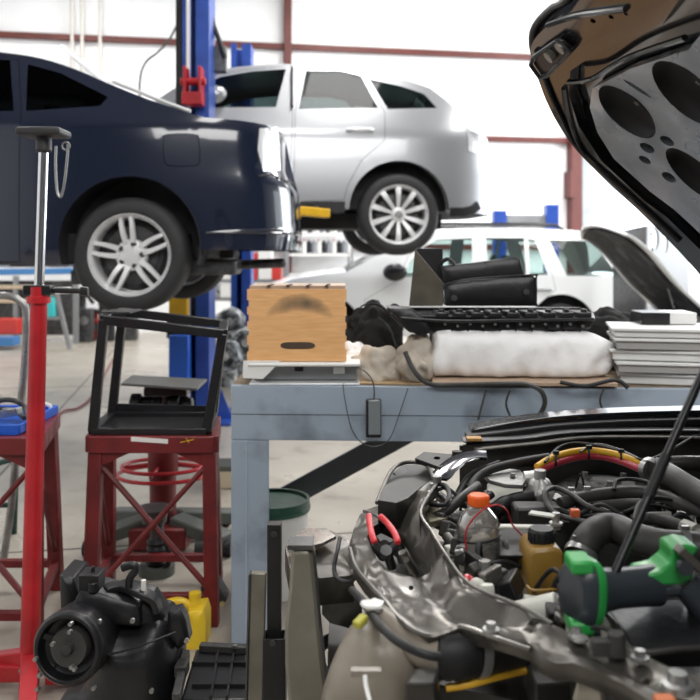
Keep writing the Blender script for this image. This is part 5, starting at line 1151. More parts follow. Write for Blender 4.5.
# ------------------------------------------------------------------ foreground car with stripped front end and open hood
from mathutils import noise
mat('grime_metal', (.155, .145, .13), .34, .5, var=.5, scale=9, col2=(.055, .050, .043), lo=.35, hi=.62, rvar=.10, bump=.05, bscale=20)
mat('bay_black', (.018, .018, .018), .4, var=.4, scale=12, col2=(.035, .032, .028), rvar=.12)
mat('dark_apron', (.05, .048, .045), .45, .3, var=.5, scale=9)
mat('recess_black', (.012, .012, .014), .5, spec=.3)
mat('hood_black', (.012, .013, .016), .22, coat=.8, var=.3, scale=6)
mat('hood_panel_sheen', (.46, .51, .58), .28, .5, coat=.4, var=.5, scale=6, lo=.3, hi=.65, rvar=.08)  # dark painted panel, its bright bluish reflections put into the colour
mat('alloy', (.58, .58, .56), .35, .7, var=.35, scale=18, rvar=.1)
mat('tan_plastic', (.27, .235, .19), .38, var=.3, scale=8, rvar=.1)
mat('pale_plastic', (.62, .62, .56), .4, var=.15, scale=14)
mat('beige_steel', (.25, .235, .19), .42, .45, var=.35, scale=7, rvar=.1)
mat('wire_red', (.45, .02, .03), .4); mat('loom_yellow', (.75, .42, .03), .4); mat('loom_red', (.42, .03, .05), .35)
mat('amber_plastic', (.27, .155, .03), .3, var=.15, scale=10); mat('orange_cap', (.85, .14, .02), .35); mat('tool_green', (.03, .33, .07), .3); mat('tool_dark', (.035, .042, .05), .32)
mat('plier_red', (.62, .03, .04), .3); mat('connector_olive', (.42, .40, .06), .4)
fc_ = thing('engine_bay', 'open front of a stripped dark car with raised hood, filling the lower right', 'car', (.75, 1.3, 0))
GM, BB_ = MATS['grime_metal'], MATS['bay_black']
def plate(name, outline, holes=(), par=fc_, mt=GM, skirt=.02, th=.003, grid=.014, lines=(), nz=.002, bevel=0, smooth=50):
    """stamped sheet: outline of (u, v, z), skirt folded down; lines = (polyline px, width, height)"""
    o3 = [Q(*p) for p in outline]; h3 = [[Q(*p) for p in h] for h in holes]
    ctl = o3+[p for h in h3 for p in h]
    L3 = [([Q(u, v, z).xy for u, v, z in pl], w_, h_) for pl, w_, h_ in lines]
    V, Fc = tri([tuple(p.xy) for p in o3], [[tuple(p.xy) for p in h] for h in h3], grid)
    def zof(q):
        sw = sz_ = 0
        for p in ctl:
            d = (p.xy-q).length
            if d < 1e-5: return p.z
            w__ = 1/d**3; sw += w__; sz_ += w__*p.z
        return sz_/sw
    m = MB(); vs = []
    for q in V:
        z = zof(q)+nz*.4*noise.noise(Vector((q.x*25, q.y*25, 0)))
        for pl, w_, h_ in L3:
            best = 9
            for a, b in zip(pl, pl[1:]):
                d = b-a; tt = max(0, min(1, (q-a).dot(d)/max(1e-9, d.dot(d)))); best = min(best, (q-a-d*tt).length)
            z += h_*math.exp(-(best/w_)**2)
        vs.append(m.bm.verts.new((q.x, q.y, z)))
    for f in Fc: m.bm.faces.new([vs[i] for i in f])
    if skirt:
        be = [e for e in m.bm.edges if len(e.link_faces) == 1]; r = bmesh.ops.extrude_edge_only(m.bm, edges=be)
        for v in r['geom']:
            if isinstance(v, bmesh.types.BMVert): v.co.z -= skirt
    return m.build(name, mt, par, smooth=smooth, solid=th, bevel=bevel)
def zadd(pts, z): return [(u, v, z) for u, v in pts]
def hose(name, pts, r, mt='black_rubber', par=fc_, n=6, sides=12, **kw):
    m = MB(); m.tube(crv([Q(*p) for p in pts], n), r, sides); return m.build(name, MATS[mt], par, **kw)
def ribbed(name, pts, r, mt='black_rubber', par=fc_, n=14, amp=.12):
    c = crv([Q(*p) for p in pts], n); m = MB(); m.tube(c, [r*(1+amp*(i % 2)) for i in range(len(c))], 14); return m.build(name, MATS[mt], par, smooth=60)
def ringc(name, a, b, r, w_, mt='steel', par=fc_):                        # hose clamp around the line a-b
    a, b = Vector(a), Vector(b); d = (b-a).normalized(); m = MB(); m.lathe([(r, -w_/2), (r+.0015, -w_/2), (r+.0015, w_/2), (r, w_/2)], a, d, 24, closed=True); sd = d.cross(Vector((0, 0, 1))).normalized()
    m.box(a-sd*r*.2+Vector((0, 0, r+.003)), (.012, .008, .008)); return m.build(name, MATS[mt], par)

# radiator support / tie bar
tb = [(432,479,.88),(438,484,.88),(428,497,.88),(421,510,.875),(431,531,.87),(444,554,.865),(460,577,.86),(472,588,.86),(486,593,.86),(500,598,.86),(520,607,.862),(536,615,.862),(551,624,.862),(572,632,.862),(594,640,.858),(626,645,.855),(656,661,.855),(680,672,.855),(720,680,.855),(720,720,.85),(660,708,.85),(628,687,.85),(600,673,.85),(572,663,.85),(556,664,.84),(542,657,.84),(529,647,.84),(511,640,.84),(494,635,.835),(477,629,.83),(459,625,.83),(443,630,.825),(429,634,.82),(409,626,.82),(393,612,.82),(381,597,.82),(365,581,.815),(354,565,.81),(349,545,.81),(354,528,.81),(366,510,.815),(380,505,.82),(397,503,.84),(409,499,.855),(420,489,.87)]
op = zadd([(367,537),(372,527),(381,522),(396,526),(406,531),(414,545),(424,558),(431,571),(418,577),(400,574),(389,570),(377,560)], .825)
def hole(u, v, ru, rv, z, n=12): return [(u+ru*math.cos(2*PI*k/n), v+rv*math.sin(2*PI*k/n), z) for k in range(n)]
holes = [op, hole(411, 588, 2.6, 2.2, .825), hole(533, 622, 6.5, 3.4, .855), hole(530.5, 631, 2, 1.6, .85), hole(598, 645, 2.6, 1.6, .855), [(489,619,.845),(496,617,.845),(494,627,.845)], hole(646, 676, 4, 2, .852)]
plate('radiator_support', tb, holes, skirt=.022, grid=.011, nz=.003, lines=[
    (zadd([(400,512),(418,545),(432,574),(450,600),(477,612),(500,614),(520,622)], .85), .010, -.014),
    (zadd([(356,545),(372,580),(395,606),(430,626),(460,617),(490,626),(530,640)], .82), .005, .006),
    (zadd([(424,506),(414,522),(434,556),(456,588),(490,606),(545,632)], .87), .004, .004), (zadd([(372,575),(392,596),(420,612),(450,612)], .82), .007, -.007), (zadd([(415,600),(440,606),(470,618)], .83), .006, .005),
    (zadd([(560,640),(600,655),(640,672),(690,695)], .855), .010, -.008)])
m = MB(); m.tube(crv([Q(u, v, z) for u, v, z in [(436,484,.885),(421,511,.880),(432,532,.875),(446,555,.87),(462,577,.865),(480,590,.865),(520,606,.866),(552,624,.867)]], 6), .0028, 6); m.build('folded_edge', GM, fc_)
m = MB(); m.tube(crv([Q(u, v, z) for u, v, z in [(350,548,.812),(356,567,.812),(368,583,.818),(384,600,.822),(396,615,.822),(412,629,.822),(430,636,.822),(446,632,.826),(462,627,.832),(492,637,.836),(530,650,.84)]], 6), .0040, 6); m.build('folded_edge', GM, fc_)
for u, v in ((491, 630), (616, 650), (576, 636), (640, 658), (380, 512)):
    m = MB(); p = Q(u, v, .862 if u > 400 else .825); m.cyl(p, p+Vector((0, 0, .010)), .0065, 6); m.cyl(p-Vector((0, 0, .002)), p+Vector((0, 0, .002)), .011, 16); m.build('bolt', MATS['steel'], fc_)
p = Q(616, 655, .86); m = MB(); m.cyl(p, p+Vector((0, 0, .028)), .013, 16, .010); m.box(p+Vector((-.015, .0, .01)), (.03, .015, .02)); m.build('rubber_mount', MATS['dusty_rubber'], fc_, bevel=.002)
p = Q(583, 640, .862)
m = MB(); m.lathe([(0, 0), (.010, 0), (.010, .004), (0, .004)], Q(580, 640, .862), n=16); m.build('wear_mark', MATS['alloy'], fc_)
m = MB(); p = Q(678, 690, .862); m.lathe([(0, 0), (.018, 0), (.018, .008), (.012, .010), (.010, .02), (0, .02)], p, n=24); m.build('latch_bolt', MATS['steel'], fc_)
m = MB(); p = Q(665, 702, .864); m.box(p, (.022, .018, .012)); m.build('orange_clip', mat('clip_orange', (.55, .16, .06), .5), fc_, bevel=.003)
# headlamp bucket and side brackets at the far front corner
plate('headlamp_bucket', zadd([(378,500),(391,474),(402,465),(424,464),(433,478),(420,488),(408,498),(396,503)], .87), mt=MATS['dark_apron'], skirt=.05, grid=.02)
hose('bucket_rim', [(377,503,.85),(390,473,.882),(403,463,.89),(425,464,.89),(434,479,.886)], .0045, 'grime_metal')
m = MB(); a = [Q(393, 472, .875), Q(406, 467, .875), Q(425, 478, .86), Q(410, 490, .85)]; m.prism(a, (0, 0, -.03)); m.build('lamp_recess', BB_, fc_)
plate('bracket_plate', zadd([(415,458),(424,452),(452,454),(448,463),(440,467)], .90), [hole(437, 458, 3.4, 1.6, .90)], mt=MATS['dark_apron'], skirt=.008, grid=.02)
m = MB(); p = Q(457, 451, .915); m.cyl(p-Vector((0, 0, .02)), p, .011, 14); m.build('rubber_stop', MATS['black_rubber'], fc_)
gl = [(441,478,.885),(448,470,.895),(460,461,.905),(474,456,.91),(487,456,.91)]
m = MB(); m.tube(crv([Q(*p) for p in gl], 6), 1, prof=[(-.024, -.004), (-.012, .006), (.012, .006), (.024, -.004), (.012, .0), (-.012, .0)]); m.build('shiny_fender_brace', mat('gloss_black_metal', (.12, .12, .14), .12, .85, var=.6, scale=16, coat=.5), fc_, smooth=30)
plate('side_bracket', zadd([(420,508),(437,499),(440,510),(448,514),(447,518),(430,522)], .845), [hole(428, 511, 2.4, 1.5, .845)], mt=mat('brass_grey', (.36, .33, .24), .35, .7, var=.4, scale=15), skirt=.012, grid=.02)
hose('latch_cable', [(436,484,.875),(446,486,.885),(449,496,.88),(444,505,.87),(430,504,.86)], .0045)
for u, v, z in ((437, 482, .885), (434, 489, .87), (432, 497, .86)):
    m = MB(); p = Q(u, v, z); m.cyl(p, p+Vector((0, 0, .012)), .009, 10); m.build('bolt', MATS['steel'], fc_)

# far fender flanges (black)
def flange(name, pts, w_, h_, mt, Y=2.06):
    m = MB(); c = crv([P(u, v, Y+dy) for u, v, dy in pts], 5)
    for a, b in zip(c, c[1:]): pass
    m.tube(c, 1, prof=[(-w_/2, -h_/2), (w_/2, -h_/2), (w_/2, h_/2), (-w_/2, h_/2)]); return m.build(name, MATS[mt], fc_, bevel=.003)
flange('fender_edge', [(470,430,0),(510,423,.0),(560,417,.0),(630,413,0),(720,411,0)], .07, .018, 'hood_black', 2.10)
flange('fender_seal', [(466,437,0),(510,432,.0),(560,426,.0),(630,422,0),(720,420,0)], .05, .016, 'black_rubber', 2.06)
flange('fender_flange', [(462,440,0),(520,437,.0),(570,431,.0),(640,429,0),(720,429,0)], .05, .004, 'dark_steel', 2.02)
flange('fender_lip', [(474,449,0),(530,444,.0),(580,438,.0),(640,437,0),(720,438,0)], .02, .006, 'grime_metal', 1.98)
m = MB(); m.prism([P(466, 436, 2.13), P(720, 413, 2.13), (.92, 2.13, .45), (.30, 2.13, .45)], (0, .01, 0)); m.build('fender_skin', MATS['hood_black'], fc_)
m = MB(); m.prism([P(460, 446, 2.0), P(560, 436, 2.0), P(740, 434, 2.0), (.95, 2.0, .42), (.26, 2.0, .42)], (0, .012, 0)); m.build('inner_fender', BB_, fc_)
m = MB(); m.box(P(474, 438.5, 2.0), (.035, .03, .006)); m.build('orange_tab', mat('tab_tan', (.45, .24, .07), .5), fc_)
# strut tower
tw = Q(606, 487, .835)
m = MB(); m.lathe([(.15, -.20), (.14, -.06), (.115, -.012), (.09, .004), (.085, .004), (0, .004)], tw, n=40); m.build('strut_tower', MATS['dark_apron'], fc_)
m = MB(); m.lathe([(0, .018), (.030, .018), (.034, .012), (.062, .012), (.066, .004), (.05, .004)], tw, n=32); m.build('strut_mount', mat('tower_grey', (.20, .20, .20), .4, .5, var=.3, scale=14), fc_)
for k in range(3):
    a_ = .4+k*2*PI/3; p = tw+Vector((.048*math.cos(a_), .048*math.sin(a_), .012)); m = MB(); m.cyl(p, p+Vector((0, 0, .014)), .007, 6); m.cyl(p, p+Vector((0, 0, .004)), .011, 14); m.build('bolt', MATS['steel'], fc_)
# yellow and red loom
hose('yellow_conduit', [(537,467,.90),(552,458,.91),(572,452,.915),(592,450.5,.915),(615,454,.915),(635,461,.91),(648,468,.90)], .0075, 'loom_yellow')
hose('red_conduit', [(528,478,.885),(541,470,.893),(560,462,.90),(580,457,.903),(600,456.5,.903),(620,461,.903),(640,469,.90),(652,473,.895)], .0078, 'loom_red')
for u, v in ((589, 454), (556, 460), (621, 458)): ringc('cable_tie', Q(u, v, .909), Q(u+5, v+.3, .909), .012, .005, 'black_rubber')
hose('wire_loom', [(545,462,.91),(558,448,.92),(575,443,.925),(600,446,.925),(622,452,.92),(645,460,.915),(670,450,.92),(705,430,.93)], .0030)
hose('wire_loom', [(580,452,.92),(596,444,.925),(618,449,.92),(638,458,.915)], .0022, 'dark_steel')
# engine block and dark mass
m = MB(); m.hexa([(.26, 1.22, .30), (1.15, 1.22, .30), (1.15, 1.93, .30), (.30, 1.93, .30), (.24, 1.24, .66), (1.15, 1.22, .72), (1.15, 1.93, .76), (.34, 1.90, .70)]); m.build('engine_block', BB_, fc_, bevel=.02)
m = MB(); m.hexa([(.25, .86, .30), (1.2, .62, .30), (1.2, 1.24, .30), (.26, 1.24, .30), (.25, .90, .70), (1.2, .62, .70), (1.2, 1.24, .70), (.22, 1.24, .70)]); m.build('radiator_pack', BB_, fc_, bevel=.01)
m = MB(); m.box((1.22, 1.2, .65), (.03, 1.66, .55)); m.build('firewall', MATS['dark_apron'], fc_)
m = MB(); m.beam((1.2, 1.85, .36), (.1, 1.80, .36), .09, .11); m.build('frame_rail', MATS['dark_apron'], fc_); m = MB(); m.beam((1.2, .75, .36), (.1, .85, .36), .09, .11); m.build('frame_rail', MATS['dark_apron'], fc_)
for y in (1.97, .52):
    m = MB(); m.lathe([(.2, -.1), (.30, -.11), (.33, -.07), (.33, .07), (.30, .11), (.2, .1)], (.78, y, .33), (0, 1, 0), 40, closed=True); wl_ = m.build('wheel', MATS['tyre_rubber'], fc_)
    m = MB(); m.lathe([(0, 0), (.2, .0), (.205, .09), (.205, -.09), (.19, -.09), (.19, -.02), (0, -.02)], (.78, y, .33), (0, 1, 0), 30); m.build('rim', MATS['rim_silver'], wl_)
m = MB(); m.cyl((.78, .55, .33), (.78, 1.95, .33), .03, 12); m.build('axle', MATS['dark_steel'], fc_)
# pale metal parts, hoses
m = MB(); a = Q(489, 500, .80); m.hexa([Q(487,505,.79), Q(526,508,.79), Q(520,486,.79), Q(487,486,.79), Q(487,503,.83), Q(526,505,.83), Q(522,483,.83), Q(487,483,.83)]); m.build('alloy_cover', MATS['pale_plastic'], fc_, bevel=.004)
plate('silver_lever', zadd([(480,471),(500,468),(520,470),(527,478),(522,485),(505,484),(490,480)], .885), [hole(513, 477, 3, 2, .885)], mt=MATS['alloy'], skirt=.008, grid=.03)
m = MB(); m.cyl(Q(513, 477, .885), Q(513, 477, .885)+Vector((0, 0, .008)), .006, 6); m.build('bolt', MATS['steel'], fc_)
m = MB(); c = Q(540, 492, .865); m.blob(c, (.030, .03, .028), 10, .08, 4); m.cyl(c, c+Vector((0, -.05, .0)), .014, 12); m.cyl(c+Vector((0, 0, .01)), c+Vector((0, 0, .045)), .012, 10); m.build('compressor_port', MATS['alloy'], fc_)
m = MB(); c = Q(534, 479, .885); m.cyl(c+Vector((-.02, 0, 0)), c+Vector((.02, 0, .004)), .016, 12); m.build('pipe_joint', MATS['alloy'], fc_)
hose('rubber_hose', [(492,521,.80),(500,507,.845),(512,500,.855),(526,497,.86),(538,496,.86)], .0125)
hose('coil_hose', [(622,515,.86),(590,507,.87),(572,495,.88),(556,488,.885),(545,492,.885),(547,504,.87),(556,514,.86),(572,519,.855),(588,523,.85)], .0052, 'dusty_rubber')
hose('rubber_hose', [(560,504,.86),(585,497,.868),(612,493,.872),(640,492,.875),(665,497,.875),(690,507,.87),(720,516,.865)], .0125, 'dusty_rubber')
hose('coolant_pipe', [(649,471,.905),(656,468,.908),(668,474,.905),(690,488,.90),(722,506,.895)], .0225, 'dusty_rubber')
m = MB(); m.lathe([(.014, -.004), (.024, -.004), (.025, .010), (.014, .010)], Q(651, 470, .905), (Q(651,470,.905)-Q(668,476,.905)).normalized(), 24, closed=True); m.build('pipe_lip', MATS['steel'], fc_)
hose('coolant_pipe', [(664,464,.90),(685,463,.905),(722,464,.905)], .016, 'bay_black')
hose('radiator_hose', [(577,566,.80),(582,551,.85),(590,537,.87),(602,529,.875),(616,529,.875),(636,538,.872),(662,545,.87),(690,547,.87),(725,551,.87)], .0255, 'dusty_rubber', n=8, sides=18)
ringc('hose_clamp', Q(580, 556, .845), Q(584, 547, .855), .0265, .014, 'steel'); ringc('hose_clamp', Q(686, 547, .87), Q(694, 547.5, .87), .0265, .012, 'steel')
ribbed('corrugated_hose', [(632,521,.865),(650,519,.87),(668,522,.872),(685,528,.872)], .0105, 'dusty_rubber')
m = MB(); a, b = Q(684, 527, .872), Q(697, 532, .872); m.cyl(a, b, .0145, 8); m.cyl(b, Q(712, 536, .872), .007, 10); m.build('pale_connector', mat('connector_grey', (.42, .42, .36), .45), fc_)
hose('wire_loom', [(634,520,.89),(640,503,.90),(655,498,.90),(672,500,.895)], .004); hose('wire_loom', [(614,490,.89),(617,481,.90),(632,479,.90),(650,483,.90),(655,492,.89)], .0038)
for u, v in ((574, 498), (590, 497)): ringc('hose_clamp', Q(u-2, v, .866), Q(u+3, v-.6, .866), .0135, .008, 'alloy')
m = MB(); a, b = Q(496, 526.5, .862), Q(560, 527.5, .862); m.beam(a, b, .016, .006); m.build('battery_strap', MATS['pale_plastic'], fc_, bevel=.002)
m = MB(); p = Q(556, 525, .868); m.cyl(p, p+Vector((0, 0, .022)), .007, 8); m.cyl(p, p+Vector((0, 0, .005)), .012, 12); m.build('strap_bolt', MATS['alloy'], fc_)
m = MB(); p = Q(575, 513, .88); m.box(p, (.016, .014, .014)); m.build('orange_clip', mat('clip_red', (.65, .14, .05), .5), fc_, bevel=.002)
m = MB(); m.hexa([Q(500,604,.60)]+[Q(546,608,.60), Q(560,560,.60), Q(505,556,.60), Q(498,556,.845), Q(527,556,.845), Q(545,529,.845), Q(497,529,.845)]); m.build('battery', MATS['bay_black'], fc_, bevel=.005)
m = MB(); m.box(Q(536, 517, .84), (.09, .05, .05)); m.build('fuse_box', BB_, fc_, bevel=.006)
m = MB(); m.beam(Q(530, 512.5, .887), Q(555, 516, .887), .02, .003); m.build('pale_label', MATS['pale_plastic'], fc_)
# amber fluid tank
AY = 1.38; ap = lambda u, v, d=0: P(u, v, AY+d)
bulge([(529, 556), (534, 549), (556, 547), (564, 553), (565, 604), (559, 610), (530, 609), (528, 600)], AY, .085, 'fluid_tank', MATS['amber_plastic'], fc_, puff=.004, bevel=.006, seg=3, smooth=50)
tank = [o for o in fc_.children if o.name.startswith('fluid_tank')][0]
c = P(541.5, 0, AY+.035); m = MB(); zc_ = CH-(549-CV)/F*(AY+.02)
m.lathe([(0, -.004), (.014, -.004), (.014, .01), (0, .01)], (c.x, c.y, zc_), n=20); m.build('neck', MATS['amber_plastic'], tank)
m = MB(); pr = [(0, .006), (.0205, .006), (.0215, .010), (.0215, .026), (.019, .030), (0, .031)]; m.lathe(pr, (c.x, c.y, zc_), n=28)
for k in range(16):
    a_ = 2*PI*k/16; m.box((c.x+.0215*math.cos(a_), c.y+.0215*math.sin(a_), zc_+.017), (.003, .003, .016))
m.build('cap', MATS['black_plastic'], tank)
hose('tank_band', [(527,586,.835),(532,590,.835),(546,590,.835),(562,589,.835)], .0022, 'amber_plastic')
# pale cylinder with bolt bracket below tank
m = MB(); a, b = Q(516, 617, .80), Q(559, 607, .825); m.cyl(a, b, .022, 24); m.build('dryer_cylinder', MATS['pale_plastic'], fc_, bevel=.003)
m = MB(); m.box(Q(563, 620, .80), (.012, .03, .10)); m.cyl(Q(564, 608, .835), Q(563, 610, .835)+Vector((0, -.008, 0)), .008, 12); m.build('cylinder_bracket', MATS['dark_steel'], fc_, bevel=.002)
# air box at the right
m = MB(); m.hexa([Q(628,668,.78), Q(740,668,.78), Q(730,600,.78), Q(600,600,.78), Q(634,655,.845), Q(740,648,.85), Q(722,600,.87), Q(598,602,.86)]); m.build('air_box', MATS['black_plastic'], fc_, bevel=.010, seg=3)
m = MB(); m.tube(crv([Q(598,604,.866), Q(616,626,.862), Q(636,652,.852), Q(680,649,.855), Q(730,647,.857)], 5), .004, 8); m.build('air_box_lip', MATS['bay_black'], fc_)
hose('wire_loom', [(592,628,.87),(604,628,.88),(612,634,.875),(622,640,.87)], .003)
# clutter in the bay: brackets, connectors, small pipes
rn = random.Random(21)
CB = [((448,500),(486,500),(520,556),(462,572)), ((498,500),(560,502),(600,520),(520,530)), ((560,468),(640,474),(640,516),(566,512)), ((640,500),(700,505),(700,545),(632,532)), ((455,545),(476,570),(520,590),(478,584)), ((540,600),(600,590),(610,630),(560,624))]
mts = ['dark_steel', 'bay_black', 'grime_metal', 'black_plastic', 'alloy', 'dusty_rubber', 'alloy', 'black_plastic', 'grime_metal', 'pale_plastic']
for k in range(170):
    q = CB[k % len(CB)]; s_, t_ = rn.random(), rn.random()
    u = (q[0][0]*(1-s_)+q[1][0]*s_)*(1-t_)+(q[3][0]*(1-s_)+q[2][0]*s_)*t_; v = (q[0][1]*(1-s_)+q[1][1]*s_)*(1-t_)+(q[3][1]*(1-s_)+q[2][1]*s_)*t_
    z = rn.uniform(.775, .84); p = Q(u, v, z); mt = mts[rn.randrange(len(mts))]; kind = rn.randrange(4)
    R_ = Matrix.Rotation(rn.uniform(0, PI), 3, 'Z') @ Matrix.Rotation(rn.uniform(-.5, .5), 3, 'X'); m = MB()
    if kind == 0: m.box(p, (rn.uniform(.03, .07), rn.uniform(.012, .03), rn.uniform(.01, .04)), R_); m.build('small_bracket', MATS[mt], fc_, bevel=.003)
    elif kind == 1: m.cyl(p, p+R_ @ Vector((rn.uniform(.03, .07), 0, rn.uniform(0, .02))), rn.uniform(.006, .013), 12); m.build('small_pipe', MATS[mt], fc_)
    elif kind == 2: m.cyl(p, p+Vector((0, 0, .02)), .010, 6); m.cyl(p, p+Vector((0, 0, .006)), .017, 14); m.build('fitting', MATS[mt], fc_)
    else:
        e = p+Vector((rn.uniform(-.12, .12), rn.uniform(-.08, .08), rn.uniform(-.02, .02))); mid = p.lerp(e, .5)+Vector((0, 0, rn.uniform(.01, .05)))
        m.tube(crv([p, mid, e], 6), rn.uniform(.002, .006), 8); m.build('thin_hose', MATS['black_rubber'], fc_)
# ribbed diagonal parts left of the bottle
for i, (u, v) in enumerate(((444, 526), (450, 534), (456, 543), (461, 552), (466, 561))):
    m = MB(); m.beam(Q(u-6, v-6, .84), Q(u+12, v+4, .80), .022, .03); m.build('manifold_rib', MATS['bay_black'], fc_, bevel=.004)
for pts, mt, r in (([(430,520,.83),(445,512,.85),(462,498,.87),(478,486,.88)], 'bay_black', .010), ([(436,520,.82),(458,520,.82),(474,508,.84),(492,494,.86)], 'bay_black', .008), ([(470,500,.86),(474,482,.88),(490,470,.895),(520,462,.90),(548,457,.90)], 'black_rubber', .009), ([(455,500,.85),(470,476,.875),(500,463,.895)], 'black_rubber', .007), ([(497,470,.88),(520,464,.885),(545,464,.885)], 'black_rubber', .008)): hose('engine_hose', pts, r, mt)
# steel parts seen in the headlamp opening
for u0, v0, u1, v1, r, mt in ((372,540,384,556,.012,'bay_black'), (386,548,392,568,.009,'black_plastic'), (396,540,404,562,.011,'dark_steel'), (402,552,411,572,.008,'grime_metal'), (384,545,398,552,.010,'bay_black'), (406,560,416,574,.006,'grime_metal')):
    m = MB(); m.cyl(Q(u0, v0, .80), Q(u1, v1, .76), r, 10); m.build('lamp_connector', MATS[mt], fc_)
m = MB(); m.hexa([Q(362,588,.55), Q(432,588,.55), Q(420,530,.55), Q(365,530,.55), Q(366,580,.72), Q(432,580,.72), Q(420,522,.74), Q(366,522,.74)]); m.build('inner_apron', BB_, fc_)

# lower left of the car: apron sheets
plate('front_apron', zadd([(285,545),(300,531),(330,530),(352,540),(350,560),(354,575),(320,578),(290,570)], .76), [hole(312, 552, 6, 3, .76)], mt=GM, skirt=.05, grid=.02, lines=[(zadd([(290,556),(350,560)], .76), .01, -.015)])
plate('apron_shelf', zadd([(322,584),(330,578),(352,580),(362,600),(330,592)], .70), mt=MATS['dark_apron'], skirt=.06, grid=.02)
hose('brake_line', [(340,538,.80),(337,552,.79),(334,568,.77),(338,579,.76),(350,582,.77),(357,575,.785)], .0040)
plate('sheet_highlight', zadd([(288,540),(304,528),(326,528),(336,536),(322,543),(300,548)], .785), mt=mat('highlight_metal', (.48, .46, .44), .28, .8, var=.6, scale=25, rvar=.1), skirt=.006, grid=.02)  # pale sheet added for the highlight on the apron metal
m = MB(); m.prism([Q(330,600,.60), Q(360,600,.60), Q(352,660,.60), Q(326,700,.60)], (0, 0, -.02)); m.build('lower_apron', MATS['dark_apron'], fc_)
m = MB(); m.lathe([(.03, -.02), (.05, -.02), (.055, 0), (.05, .02), (.03, .02)], Q(336, 660, .50), (.2, -.6, .5), 28, closed=True); m.build('rubber_ring', MATS['black_rubber'], fc_)
# tan washer duct
rows = []
pth = crv([Q(400, 640, .77), Q(390, 650, .765), Q(381, 668, .74), Q(372, 695, .70), Q(362, 740, .62)], 5); rad = [.028+.036*min(1, i/6)+.010*i/20 for i in range(len(pth))]
m = MB(); m.tube(pth, rad, 26); m.build('tan_duct', MATS['tan_plastic'], fc_, smooth=70)
m = MB(); m.tube(crv([Q(372,612,.815), Q(398,632,.80), Q(420,646,.79), Q(444,654,.785)], 6), [.018+.014*k/18 for k in range(19)], 22); m.build('duct_branch', MATS['tan_plastic'], fc_, smooth=70)
ribbed('bellows', [(440,652,.785),(455,653,.785),(468,650,.785)], .036, 'black_rubber', n=5, amp=.06)
m = MB(); a, b = Q(466, 649, .785), Q(560, 640, .77); m.cyl(a, b, .038, 26); m.build('intake_pipe', MATS['bay_black'], fc_)
ringc('hose_clamp', Q(476, 648, .785), Q(486, 647, .784), .0395, .014, 'alloy')
hose('rubber_hose', [(352,590,.80),(362,600,.815),(372,614,.825),(384,630,.83),(402,644,.83),(424,654,.825),(440,657,.82)], .0062)
m = MB(); m.beam(Q(356, 626, .82), Q(365, 617, .825), .014, .012); m.build('yellow_connector', MATS['connector_olive'], fc_, bevel=.003)
m = MB(); m.blob(Q(373, 605, .835), (.016, .014, .008), 8, .12, 2); m.build('white_clip', MATS['white_plastic'], fc_)
m = MB(); m.tube(crv([Q(365,675,.80), Q(366,686,.79), Q(369,698,.78), Q(372,712,.77)], 5), .0030, 8); m.build('white_wire', MATS['white_plastic'], fc_)
m = MB(); m.box(Q(366, 672, .80), (.04, .012, .008)); m.build('wire_clip', MATS['tan_plastic'], fc_)
m = MB(); m.hexa([Q(405,720,.70), Q(440,720,.70), Q(440,690,.70), Q(410,690,.70), Q(404,684,.79), Q(436,684,.79), Q(440,668,.79), Q(416,668,.79)]); m.build('sensor_box', BB_, fc_, bevel=.005)
hose('dipstick_tube', [(446,688,.74),(470,684,.745),(500,676,.75),(528,670,.755),(545,672,.75),(564,680,.74)], .0055, 'loom_yellow')
m = MB(); m.hexa([Q(572,720,.60), Q(612,720,.60), Q(604,690,.60), Q(575,690,.60), Q(572,700,.78), Q(604,704,.78), Q(600,676,.78), Q(580,672,.78)]); m.build('beige_block', mat('beige_plastic', (.42, .37, .28), .5), fc_, bevel=.004)
m = MB(); m.box(Q(548, 690, .74), (.05, .06, .05)); m.build('relay_box', MATS['dark_apron'], fc_, bevel=.004)
m = MB(); m.beam(Q(440, 700, .66), Q(720, 760, .66), .10, .10); m.build('lower_crossmember', BB_, fc_)
# white heater pipe ends below the bottle
for u, v, mt in ((467, 580, 'lamp_red'), (477, 584, 'pale_plastic'), (487, 589, 'pale_plastic')):
    m = MB(); c = Q(u, v, .84); m.blob(c, (.012, .008, .009), 8, .05, u); m.build('wire_cap', MATS[mt], fc_)

# ---- hood
TH = math.radians(48); HO = Vector((1.2, 0, .93)); ah = Vector((-math.cos(TH), 0, math.sin(TH))); nh = Vector((-math.sin(TH), 0, -math.cos(TH)))
def hcrown(a, b): return .05*(1-((b-1.27)/.72)**2)+.03*math.sin(min(1, max(0, a/1.2))*PI)
def H(u, v, off=0.0):
    e = off
    for _ in range(8):
        r = H0(u, v, e); e = off+.006-hcrown(*r)*1.0
    return r
def H0(u, v, off=0.0):
    d = Vector(((u-CU)/F, 1, (CV-v)/F)); C0 = Vector((0, 0, CH)); o = HO+nh*off; k = nh.dot(o-C0)/nh.dot(d); p = C0+d*k; return ((p-HO).dot(ah), p.y)
def HP(a, b, off=0.0):
    crown = .05*(1-((b-1.27)/.72)**2)+.03*math.sin(min(1, max(0, a/1.2))*PI)
    return HO+ah*a+Vector((0, b, 0))+nh*(off-crown+.006)
far = [H(*p) for p in [(700,262),(672,232),(643,203),(618,181),(594,157),(580,142),(569,127),(557,107),(548,88),(543,74),(536,55),(533,43),(534,30),(541,18),(555,5),(575,-8)]]
cb = 1.27
far = [(0.02, far[0][1]+.02)]+[(.28, far[0][1]+.01)]+far
far = [(a, max(b, cb+.01)) for a, b in far]
ho = far+[(far[-1][0]+.02, cb)]+[(a, 2*cb-b) for a, b in far[::-1]]
ho = cr(ho, 2, True)
